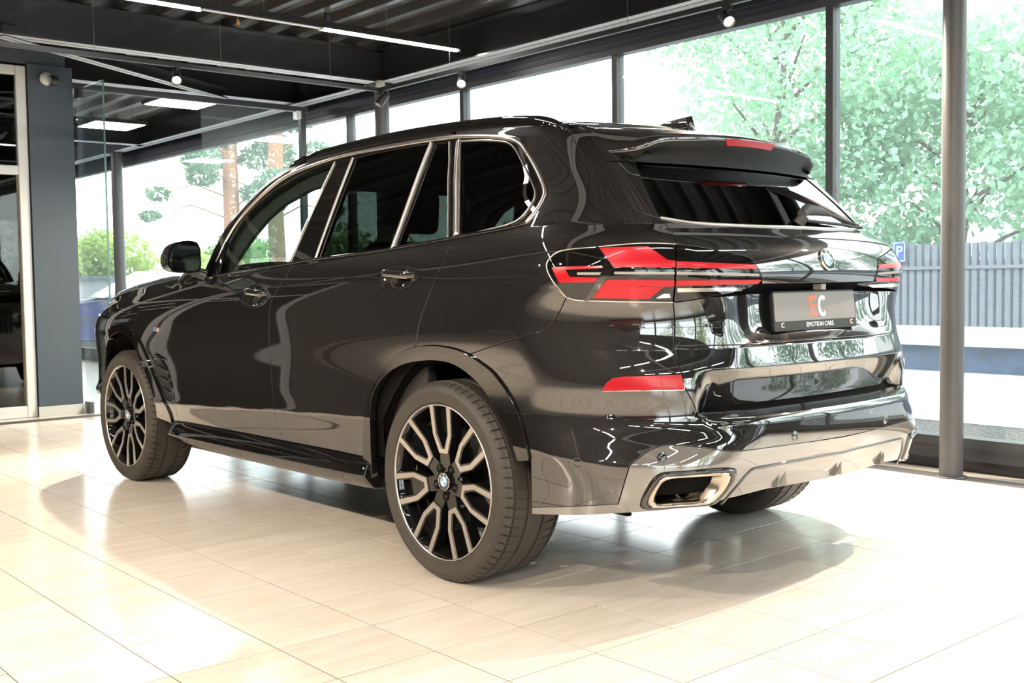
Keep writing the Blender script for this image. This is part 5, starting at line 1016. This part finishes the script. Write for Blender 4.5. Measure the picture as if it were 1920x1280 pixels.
def wheel(hw, sg, loc, spin, proto=None):
    """outer face towards -x; sg = -1 left, +1 right"""
    if proto:
        o = copy_tree(proto, car); o.location = loc; o.rotation_euler = (spin, 0, math.pi if sg > 0 else 0); return o
    b = MB(); b.lathe([(.291, -hw+.018), (.288, -hw+.010), (.281, -hw+.016), (.272, -hw+.034), (.262, -hw+.07), (.256, 0), (.262, hw-.05), (.285, hw-.02), (.290, hw-.012)], 72, 'x')
    b.lathe([(0, -hw+.040), (.045, -hw+.040), (.072, -hw+.036), (.080, -hw+.042), (.088, -hw+.075), (.05, -hw+.10)], 48, 'x'); o = b.obj('wheel', M_RIM, car)
    link('tyre', tyre_mesh(hw), o, M_RUBBER)
    MB().lathe([(.2915, -hw+.016), (.2915, -hw+.0075), (.2865, -hw+.0075), (.2850, -hw+.013)], 72, 'x').obj('rim_lip', M_MACH, o)
    sm = spoke_mesh(hw); sm.materials.append(M_MACH); sm.materials.append(M_RIM)
    for k in range(7): s = link('spoke', sm, o); s.rotation_euler = (k*2*math.pi/7, 0, 0)
    hole = MB().lathe([(.0001, .0), (.0150, .0), (.0155, -.0018), (.0180, -.0018), (.0185, .008)], 18, 'x').mesh('lug_hole'); hole.materials.append(M_DARK)
    bolt = MB().lathe([(.0001, -.003), (.007, -.003), (.008, .002)], 6, 'x', smooth=False).mesh('lug_bolt'); bolt.materials.append(M_BLACK)
    for k in range(5):
        a = math.radians(90+36+72*k)
        for n_, me in (('lug_hole', hole), ('lug_bolt', bolt)): l = link(n_, me, o); l.location = (-hw+.0345, .057*math.cos(a), .057*math.sin(a))
    roundel('centre_cap', .033, o, (-hw+.026, 0, 0), Matrix((Vector((0, -1, 0)), Vector((0, 0, 1)), Vector((-1, 0, 0)))).transposed().to_quaternion())
    MB().lathe([(.033, -hw+.028), (.036, -hw+.044)], 32, 'x').obj('cap_rim', M_RIM, o)
    o.location = loc; o.rotation_euler = (spin, 0, math.pi if sg > 0 else 0); return o
wr = wheel(.150, -1, (-.845, 0, .375), 0); wheel(.150, 1, (.845, 0, .375), .4, wr)
wf = wheel(.1375, -1, (-.830, 2.975, .375), .22); wheel(.1375, 1, (.830, 2.975, .375), .1, wf)
for yc in (0, 2.975):
    for sg in (-1, 1):
        d = MB(); d.lathe([(.08, 0), (.195, 0), (.195, .03), (.08, .03)], 48, 'x', closed=True); o = d.obj('brake_disc', M_BRAKE, car, (sg*(.80 if yc == 0 else .79)-.015, yc, .375))
        c_ = MB(); c_.prism([(.20*math.cos(a), .20*math.sin(a)) for a in np.linspace(-.5, .5, 8)]+[(.11*math.cos(a), .11*math.sin(a)) for a in np.linspace(.5, -.5, 8)], -.05, .05, fn=lambda p: (p[2], -p[0], p[1])); k = c_.obj('brake_caliper', M_BLACK, o); bevel(k, .008)
MB().tube([(-.80, 0, .375), (.80, 0, .375)], .04, 12).obj('rear_axle', M_DARK, car)
MB().tube([(-.80, 2.975, .375), (.80, 2.975, .375)], .04, 12).obj('front_axle', M_DARK, car)
# ------------------------------------------------------------------ cabin
def soft(name, a, b, r, m, parent, rot=None, piv=None):
    bm = bmesh.new(); bmesh.ops.create_cube(bm, size=1)
    for v in bm.verts: v.co = Vector(((a[0]+b[0])/2+v.co.x*(b[0]-a[0]), (a[1]+b[1])/2+v.co.y*(b[1]-a[1]), (a[2]+b[2])/2+v.co.z*(b[2]-a[2])))
    if rot: bmesh.ops.rotate(bm, cent=piv, matrix=Matrix.Rotation(rot, 3, 'X'), verts=bm.verts)
    bmesh.ops.bevel(bm, geom=bm.edges[:], offset=r, segments=4, affect='EDGES', profile=.6)
    me = bpy.data.meshes.new(name); bm.to_mesh(me); bm.free()
    for p in me.polygons: p.use_smooth = True
    return link(name, me, parent, m)
for sx in (-.40, .40):
    st = soft('front_seat', (sx-.26, 1.05, .55), (sx+.26, 1.60, .72), .06, M_SEAT, car)
    soft('seat_back', (sx-.26, .98, .68), (sx+.26, 1.12, 1.32), .06, M_SEAT, st, .22, (sx, 1.08, .68)); soft('headrest', (sx-.14, .90, 1.34), (sx+.14, 1.00, 1.54), .045, M_SEAT, st, .10, (sx, .95, 1.34))
bench = soft('rear_bench', (-.66, -.05, .55), (.66, .45, .74), .06, M_SEAT, car)
soft('bench_back', (-.66, -.12, .70), (.66, .04, 1.28), .06, M_SEAT, bench, .30, (0, -.05, .70))
for sx in (-.42, 0, .42): soft('headrest', (sx-.12, -.30, 1.28), (sx+.12, -.20, 1.44), .04, M_SEAT, bench, .1, (sx, -.25, 1.28))
soft('dashboard', (-.80, 1.95, .75), (.80, 2.35, 1.12), .07, M_CABIN, car)
sw = MB(); sw.tube([(-.40+.185*math.cos(a), 1.80-.06*math.sin(a), 1.02+.175*math.sin(a)) for a in np.linspace(0, 2*math.pi, 33)], .016, 8, caps=False); sw.obj('steering_wheel', M_SEAT, car)
MB().box((-.80, -.70, .44), (.80, 2.0, .50)).obj('cabin_floor', M_CABIN, car)
soft('parcel_cover', (-.66, -.72, 1.14), (.66, -.22, 1.17), .01, M_CABIN, car)
panel('headliner', [(-.655, y) for y in np.linspace(1.50, -.40, 12)]+[(.655, y) for y in np.linspace(-.40, 1.50, 12)]+[(.55, 1.66), (.3, 1.75), (0, 1.78), (-.3, 1.75), (-.55, 1.66)], M_HEADL, car, both=False, dom='xy', off=-.075, lip=.03, du=.1, dv=.1)
lin = [(2.03, 1.18), (2.00, 1.31), (1.955, 1.44), (1.86, 1.56), (1.71, 1.645), (1.48, 1.695), (1.15, 1.71), (.8, 1.715), (.3, 1.71), (-.05, 1.68)]
panel('pillar_lining', lin+[(-.05, 1.60), (.3, 1.625), (.8, 1.63), (1.12, 1.615), (1.36, 1.585), (1.55, 1.53), (1.67, 1.46), (1.76, 1.37), (1.84, 1.26), (1.88, 1.18)], M_HEADL, car, off=-.05, lip=.02, du=.06, dv=.04)
for sx in (-1, 1): soft('door_card', (sx*.86-.03, .20, .50), (sx*.86+.03, 2.15, 1.155), .02, M_CABIN, car)

# ------------------------------------------------------------------ cars parked behind the photographer (they show in the reflections)
def other_car(loc, rz, pm, label):
    e = empty('car', loc, rz); keep = ('front_fender', 'front_door', 'rear_door', 'rear_quarter', 'roof_side_frame', 'window_surround', 'front_bumper', 'hood', 'fender_top', 'windscreen', 'headlamp', 'radiator_grille', 'roof_panel', 'wheel', 'door_mirror', 'wheel_arch_trim', 'side_sill', 'tailgate_upper', 'tailgate_middle', 'tailgate_lower', 'rear_bumper', 'rear_valance', 'rear_window', 'underbody', 'tail_lamp', 'tailgate_lamp', 'inner_shell', 'headliner', 'roof_rail')
    def cp(o, par, lvl):
        base = o.name.split('.')[0]
        if lvl == 1 and base not in keep: return
        if lvl == 2 and base not in ('tyre', 'spoke', 'window_glass', 'quarter_light', 'quarter_glass', 'mirror_glass', 'rim_lip'): return
        c = o.copy(); C.objects.link(c); c.parent = par
        for s in c.material_slots:
            if s.material == M_PAINT: s.link = 'OBJECT'; s.material = pm
        for ch in list(o.children): cp(ch, c, lvl+1)
    for ch in list(car.children): cp(ch, e, 1)
    return tag(e, label, 'car')
other_car((-7.25, -7.15, 0), -.6435, paint('deep_red_paint', (.16, .004, .008), ior=1.6), 'dark red SUV standing by the back windows')
other_car((.45, -8.05, 0), .03, paint('graphite_paint', (.03, .031, .033), ior=1.6), 'graphite SUV standing nose-first behind the black SUV')
# ------------------------------------------------------------------ outside
M_ASPH = mat('pale_asphalt', (.36, .37, .38), .85, noise=.12, nscale=1.5)
M_KERB = mat('light_concrete', (.55, .55, .52), .8, noise=.1, nscale=4)
M_FENCE = mat('blue_grey_fence_sheet', (.125, .145, .17), .5, noise=.2, nscale=5)
M_FENCE2 = mat('weathered_dark_blue_plinth', (.03, .065, .13), .6, noise=.95, nscale=5)
M_BARK = mat('grey_bark', (.12, .095, .075), .9, noise=.35, nscale=14, bump=.5)
M_PINE = mat('red_pine_bark', (.36, .17, .095), .9, noise=.35, nscale=10, bump=.5)
M_GRATE = mat('galvanised_grating', (.24, .24, .23), .5, metal=.6, noise=.1)
GZ = -.05
struct(B(MB().box((2.66, -40, GZ-.2), (60, 60, GZ)).box((-60, 20.1, GZ-.2), (2.66, 60, GZ)).box((-60, -40, GZ-.2), (2.66, -9.1, GZ)).obj('ground', M_ASPH)))
struct(B(MB().box((5.9, -40, GZ), (6.02, 12, GZ+.003)).obj('trim_3', M_KERB)))
gr = tag(B(MB().box((2.67, -9, GZ), (2.70, 13, .175)).box((3.30, -9, GZ), (3.33, 13, .175)).obj('grating', M_GRATE)), 'galvanised mesh grating along the outside of the window sill', 'grating')
gm = MB()
for k in range(int(22/.04)): gm.box((2.70, -9+k*.04, .150), (3.30, -9+k*.04+.006, .172))
for k in range(14): gm.box((2.72+.043*k, -9, .150), (2.726+.043*k, 13, .172))
gm.obj('mesh_bars', M_GRATE, gr)
# fence: one object per sheet rib
FX = 9.3
fe = tag(B(MB().box((FX+.03, -22, .28), (FX+.06, 12, 1.30)).box((FX-.04, -22, 1.19), (FX+.0, 12, 1.23)).obj('fence', M_FENCE)), 'blue-grey sheet metal fence across the road beyond the window', 'fence')
rib = MB().prism([(-.045, .03), (-.03, -.012), (.03, -.012), (.045, .03)], .46, 1.50, fn=lambda p: (p[1], p[0], p[2])).mesh('fence_slat'); rib.materials.append(M_FENCE)
far = MB(); random.seed(3)
for k in range(340):
    y = -21.9+.1*k
    if -1 < y < 11: s_ = link('fence_slat', rib, fe); s_.location = (FX, y, random.uniform(-.012, .012))
    else: far.box((FX-.01, y-.04, .46), (FX+.03, y+.04, 1.5))
o = far.obj('fence_slat_far', M_FENCE, fe); o['kind'] = 'stuff'
MB().box((FX-.16, -22, .27), (FX+.02, 12, .46)).obj('concrete_rail', M_KERB, fe); MB().box((FX-.06, -22, .43), (FX+.03, 12, .50)).obj('rail_cap', M_KERB, fe)
MB().box((FX-.02, -22, GZ), (FX+.03, 12, .27)).obj('plinth', M_FENCE2, fe)
ps = tag(empty('parking_sign', b2w(FX-.05, 4.04, 1.415), BYAW), 'small blue parking sign with white P on the fence', 'sign')
MB().box((-.012, -.085, -.125), (0, .085, .125)).obj('board', mat('sign_blue', (.02, .09, .38), .4, noise=.05), ps)
bd_ = MB(); 
for a, b_ in (((-.014, -.078, -.118), (-.012, -.068, .118)), ((-.014, .068, -.118), (-.012, .078, .118)), ((-.014, -.078, .108), (-.012, .078, .118)), ((-.014, -.078, -.118), (-.012, .078, -.108))): bd_.box(a, b_)
bd_.obj('border', M_PVC, ps); t_ = link('letter', text_mesh('P', .19, .001), ps, M_PVC); t_.location = (-.014, 0, 0); t_.rotation_euler = (math.pi/2, 0, -math.pi/2)
# trees
def foliage_mesh(name, clumps, n, size, seed, flat=1.0):
    """n leaf blades of given size spread through ellipsoid clumps [(centre, radius)]"""
    rs = np.random.RandomState(seed); w = np.array([c[1]**2 for c in clumps]); w = w/w.sum(); ci = rs.choice(len(clumps), n, p=w)
    d = rs.normal(size=(n, 3)); d /= np.linalg.norm(d, axis=1, keepdims=True); r = rs.uniform(.35, 1.0, n)**.5
    cen = np.array([c[0] for c in clumps])[ci]+d*(r*np.array([c[1] for c in clumps])[ci])[:, None]*[1, 1, flat]
    a = rs.normal(size=(n, 3)); a /= np.linalg.norm(a, axis=1, keepdims=True); b = np.cross(a, rs.normal(size=(n, 3))); b /= np.linalg.norm(b, axis=1, keepdims=True)
    s = (size*rs.uniform(.6, 1.4, n))[:, None]
    V = np.stack([cen-a*s*.5, cen+b*s*.32, cen+a*s*.5, cen-b*s*.32], 1).reshape(-1, 3); Fc = np.arange(4*n).reshape(-1, 4)
    me = bpy.data.meshes.new(name); me.from_pydata(V.tolist(), [], Fc.tolist()); me.update(); return me
def tree(x, y, h, crown, label, leaf, bark, seed, n=9000, size=.12, base=.35, trunk=.14, group='trees outside the windows'):
    e = empty('tree', b2w(x, y, GZ), 0); rs = random.Random(seed); t = MB(); top = h*.8
    pts = [(rs.uniform(-.06, .06)*k, rs.uniform(-.06, .06)*k, top*k/5) for k in range(6)]; t.tube(pts, [trunk*(1-.14*k) for k in range(6)], 10); t.obj('trunk', bark, e)
    clumps = []; br = MB()
    for k in range(16):
        z = h*(base+(1-base)*k/16); a = rs.uniform(0, 6.28)+k*2.4; rr = crown*math.sqrt(max(.1, math.sin(math.pi*min(.98, (k+2)/18))))*rs.uniform(.45, .85)
        p = (rr*math.cos(a), rr*math.sin(a), z); clumps.append((p, crown*rs.uniform(.28, .45))); br.tube([(0, 0, max(.3, z-h*.16)), (p[0]*.5, p[1]*.5, z-h*.06), p], [.05, .03, .012], 5)
    clumps.append(((0, 0, h*.8), crown*.6)); br.obj('branches', bark, e)
    f_ = link('foliage', foliage_mesh('foliage', clumps, n, size, seed), e, leaf); f_['kind'] = 'stuff'
    return tag(e, label, 'tree', group)
LF = leafy('pale_maple_leaf', (.23, .40, .28)); LF2 = leafy('yellow_green_leaf', (.30, .42, .12)); LF3 = leafy('blue_green_needles', (.13, .24, .16))
tree(12.2, 8.0, 6.6, 2.9, 'broad pale green maple behind the rear window of the SUV', LF, M_BARK, 1, 15000)
tree(12.6, 5.0, 4.6, 2.0, 'green maple over the fence beside the round column', LF, M_BARK, 2, 13000, base=.25)
tree(13.4, 2.6, 5.0, 1.5, 'thin green tree in front of the white building', LF, M_BARK, 3, 3500)
for k, (x, y, lb) in enumerate(((12.0, -2.5, 'roadside tree across from the rear bumper of the SUV'), (11.5, -7.0, 'roadside tree across from the graphite SUV'), (12.5, -12.2, 'roadside tree past the end of the showroom'), (11.8, -17.5, 'last roadside tree along the fence'))): tree(x, y, 6.2, 2.2, lb, LF, M_BARK, 10+k, 7000)
for k, (x, y, lb) in enumerate(((-6.5, -15, 'yellow-green tree outside the back windows behind the red SUV'), (-1.5, -14.5, 'yellow-green tree outside the middle of the back windows'), (3.5, -15.5, 'yellow-green tree outside the corner of the back windows'))): tree(x, y, 5.5, 2.1, lb, LF2, M_BARK, 20+k, 6000, base=.15)
def pine(x, y, h, label, seed, lean=0):
    e = empty('pine', b2w(x, y, GZ), 0); rs = random.Random(seed)
    MB().tube([(lean*k/6+rs.uniform(-.03, .03), rs.uniform(-.03, .03), h*k/6) for k in range(7)], [.19-.013*k for k in range(7)], 12).obj('trunk', M_PINE, e)
    clumps = []; br = MB()
    for k in range(24):
        z = h*(.34+.64*k/24); a = rs.uniform(0, 6.28); rr = rs.uniform(.3, 1.6); p = (rr*math.cos(a)+lean*z/h, rr*math.sin(a), z+rs.uniform(-.2, .2)); clumps.append((p, rs.uniform(.22, .45))); br.tube([(lean*z/h, 0, z-.25), (p[0]*.5, p[1]*.5, z+.06), p], [.022, .014, .006], 5)
    br.obj('branches', M_PINE, e); f_ = link('foliage', foliage_mesh('foliage', clumps, 7000, .10, seed, .6), e, LF3); f_['kind'] = 'stuff'
    tag(e, label, 'tree', 'pines outside the windows')
pine(6.85, 17.3, 8.0, 'tall pine with reddish trunk standing clear of the windscreen pillar', 31); pine(7.50, 16.7, 8.0, 'tall pine with reddish trunk seen past the windscreen pillar', 33)
for k, (x, y, r, hh, lb) in enumerate(((4.8, 25.0, 1.5, 2.7, 'yellow-green bush over the garden wall behind the blue saloon roof'), (7.4, 25.0, 1.5, 2.4, 'lower yellow-green bush over the garden wall beside the door mirror'), (10.0, 24.9, 1.5, 2.6, 'yellow-green bush over the garden wall below the pines'), (12.6, 21.5, 1.6, 2.7, 'yellow-green bush at the end of the garden wall'), (2.0, 25.2, 1.5, 2.9, 'tall yellow-green bush beside the blue-grey pillar'), (13.4, 16.6, 1.6, 2.8, 'yellow-green bush behind the front side window of the SUV'))):
    e = empty('bush', b2w(x, y, GZ), 0); rs = random.Random(50+k); cl = [((rs.uniform(-r, r)*.8, rs.uniform(-r, r)*.6, hh*rs.uniform(.3, .85)), r*rs.uniform(.3, .5)) for _ in range(12)]
    MB().tube([(0, 0, 0), (0, 0, hh*.6)], [.06, .03], 6).obj('stem', M_BARK, e); f_ = link('foliage', foliage_mesh('foliage', cl, 4500, .16, 60+k), e, LF2); f_['kind'] = 'stuff'
    tag(e, lb, 'bush', 'bushes behind the parked blue car')
gs = tag(B(MB().box((-2, 22.2, GZ), (10.5, 22.5, 1.30)).obj('garden_wall', mat('grey_garden_wall', (.33, .34, .36), .8, noise=.1, nscale=2))), 'low grey wall with dark ribbed capping behind the blue car', 'wall')
cp = MB()
for k in range(100): cp.box((-2+.125*k, 22.1, 1.30), (-2+.125*k+.075, 22.6, 1.37))
cp.box((-2, 22.1, 1.29), (10.5, 22.6, 1.32)); cp.obj('ribbed_capping', M_FENCE, gs)
# white building far right
wb = tag(empty('building', b2w(24, 6, GZ), BYAW), 'white plastered building with windows beyond the trees', 'building')
MB().box((0, -14, 0), (8, 6, 9)).obj('wall', mat('white_plaster', (.86, .85, .82), .9, noise=.04, nscale=1), wb); MB().box((-.4, -14.4, 9), (8.4, 6.4, 9.3)).obj('roof', M_KERB, wb)
for iy in range(7):
    for iz in range(3):
        w_ = MB().box((-.03, -12.6+2.6*iy, 1.0+2.8*iz), (.03, -11.3+2.6*iy, 2.6+2.8*iz)).obj('window', M_PVC, wb); MB().box((-.04, -12.52+2.6*iy, 1.08+2.8*iz), (-.03, -11.38+2.6*iy, 2.52+2.8*iz)).obj('pane', mat('blue_grey_pane', (.30, .38, .45), .15, noise=.1), w_)
# parked saloon outside
def saloon(x, y, rz, label):
    e = empty('parked_car', b2w(x, y, GZ), rz); pb = paint('blue_metallic_paint', (.03, .045, .28), ior=1.7)
    side = [(-2.25, .30), (-2.30, .55), (-2.22, .82), (-1.75, .92), (1.05, .98), (1.90, .86), (2.22, .70), (2.28, .45), (2.20, .28)]
    body_ = MB(); secs = [(-.90, .93), (-.86, 1.0), (.86, 1.0), (.90, .93)]; n = len(side); V = []
    for xx, k in ((-.80, .90), (-.90, .985), (-.88, 1.0), (.88, 1.0), (.90, .985), (.80, .90)): V += [(px*k, xx, .30+(pz-.30)*(1 if abs(xx) < .85 or pz < .8 else .97)) for px, pz in side]
    body_.add(V, [(i*n+k, i*n+(k+1) % n, (i+1)*n+(k+1) % n, (i+1)*n+k) for i in range(5) for k in range(n)]+[tuple(range(n)), tuple(range(5*n, 6*n))]); bevel(body_.obj('body', pb, e), .05, 3)
    cab = [(-1.75, .92), (-1.15, 1.36), (-.30, 1.46), (.35, 1.43), (1.15, .98)]; cb = [(px*.96, pz) for px, pz in cab]
    MB().add([(px, -.84 if pz < 1 else -.66, pz) for px, pz in cab]+[(px, .84 if pz < 1 else .66, pz) for px, pz in cab], [(0, 1, 2, 3, 4), (9, 8, 7, 6, 5), (0, 5, 6, 1), (1, 6, 7, 2), (2, 7, 8, 3), (3, 8, 9, 4)]).obj('roof', mat('blue_roof_with_sheen', (.35, .38, .50), .15, coat=.5, noise=.05), e)  # roof paler than the body, reflected light put into its colour
    gm_ = mat('pale_side_glass', (.30, .36, .38), .08, coat=.5, noise=.1)
    for sg in (-1, 1):
        for q in ([(-1.50, .97), (-1.08, 1.30), (-.42, 1.385), (-.42, .98)], [(-.36, .98), (-.36, 1.385), (.28, 1.36), (.82, 1.02)]):
            def pt(p): t = (p[1]-.92)/(1.46-.92); return (p[0], sg*(.846-.20*max(0, t)*.93+.012), p[1])
            P_ = [pt(p) for p in q]; MB().add(P_+[(a, b-sg*.02, c) for a, b, c in P_], [(0, 1, 2, 3), (7, 6, 5, 4), (0, 4, 5, 1), (1, 5, 6, 2), (2, 6, 7, 3), (3, 7, 4, 0)]).obj('side_window', gm_, e)
        bevel(MB().box((.75, sg*.95-.09, .98), (.92, sg*.95+.09, 1.10)).obj('door_mirror', pb, e), .03)
        for wx_ in (-1.38, 1.40): MB().lathe([(.001, -.09), (.20, -.095), (.22, -.10), (.31, -.10), (.33, -.07), (.33, .07), (.31, .10)], 28, 'y', 0, (wx_, sg*.80, .33)).obj('wheel', M_RUBBER, e)
    MB().box((2.16, -.75, .62), (2.24, .75, .74)).obj('lamp_strip', M_CLEAR, e)
    tag(e, label, 'car')
saloon(4.75, 15.9, math.radians(168), 'dark blue saloon parked outside beyond the glass')
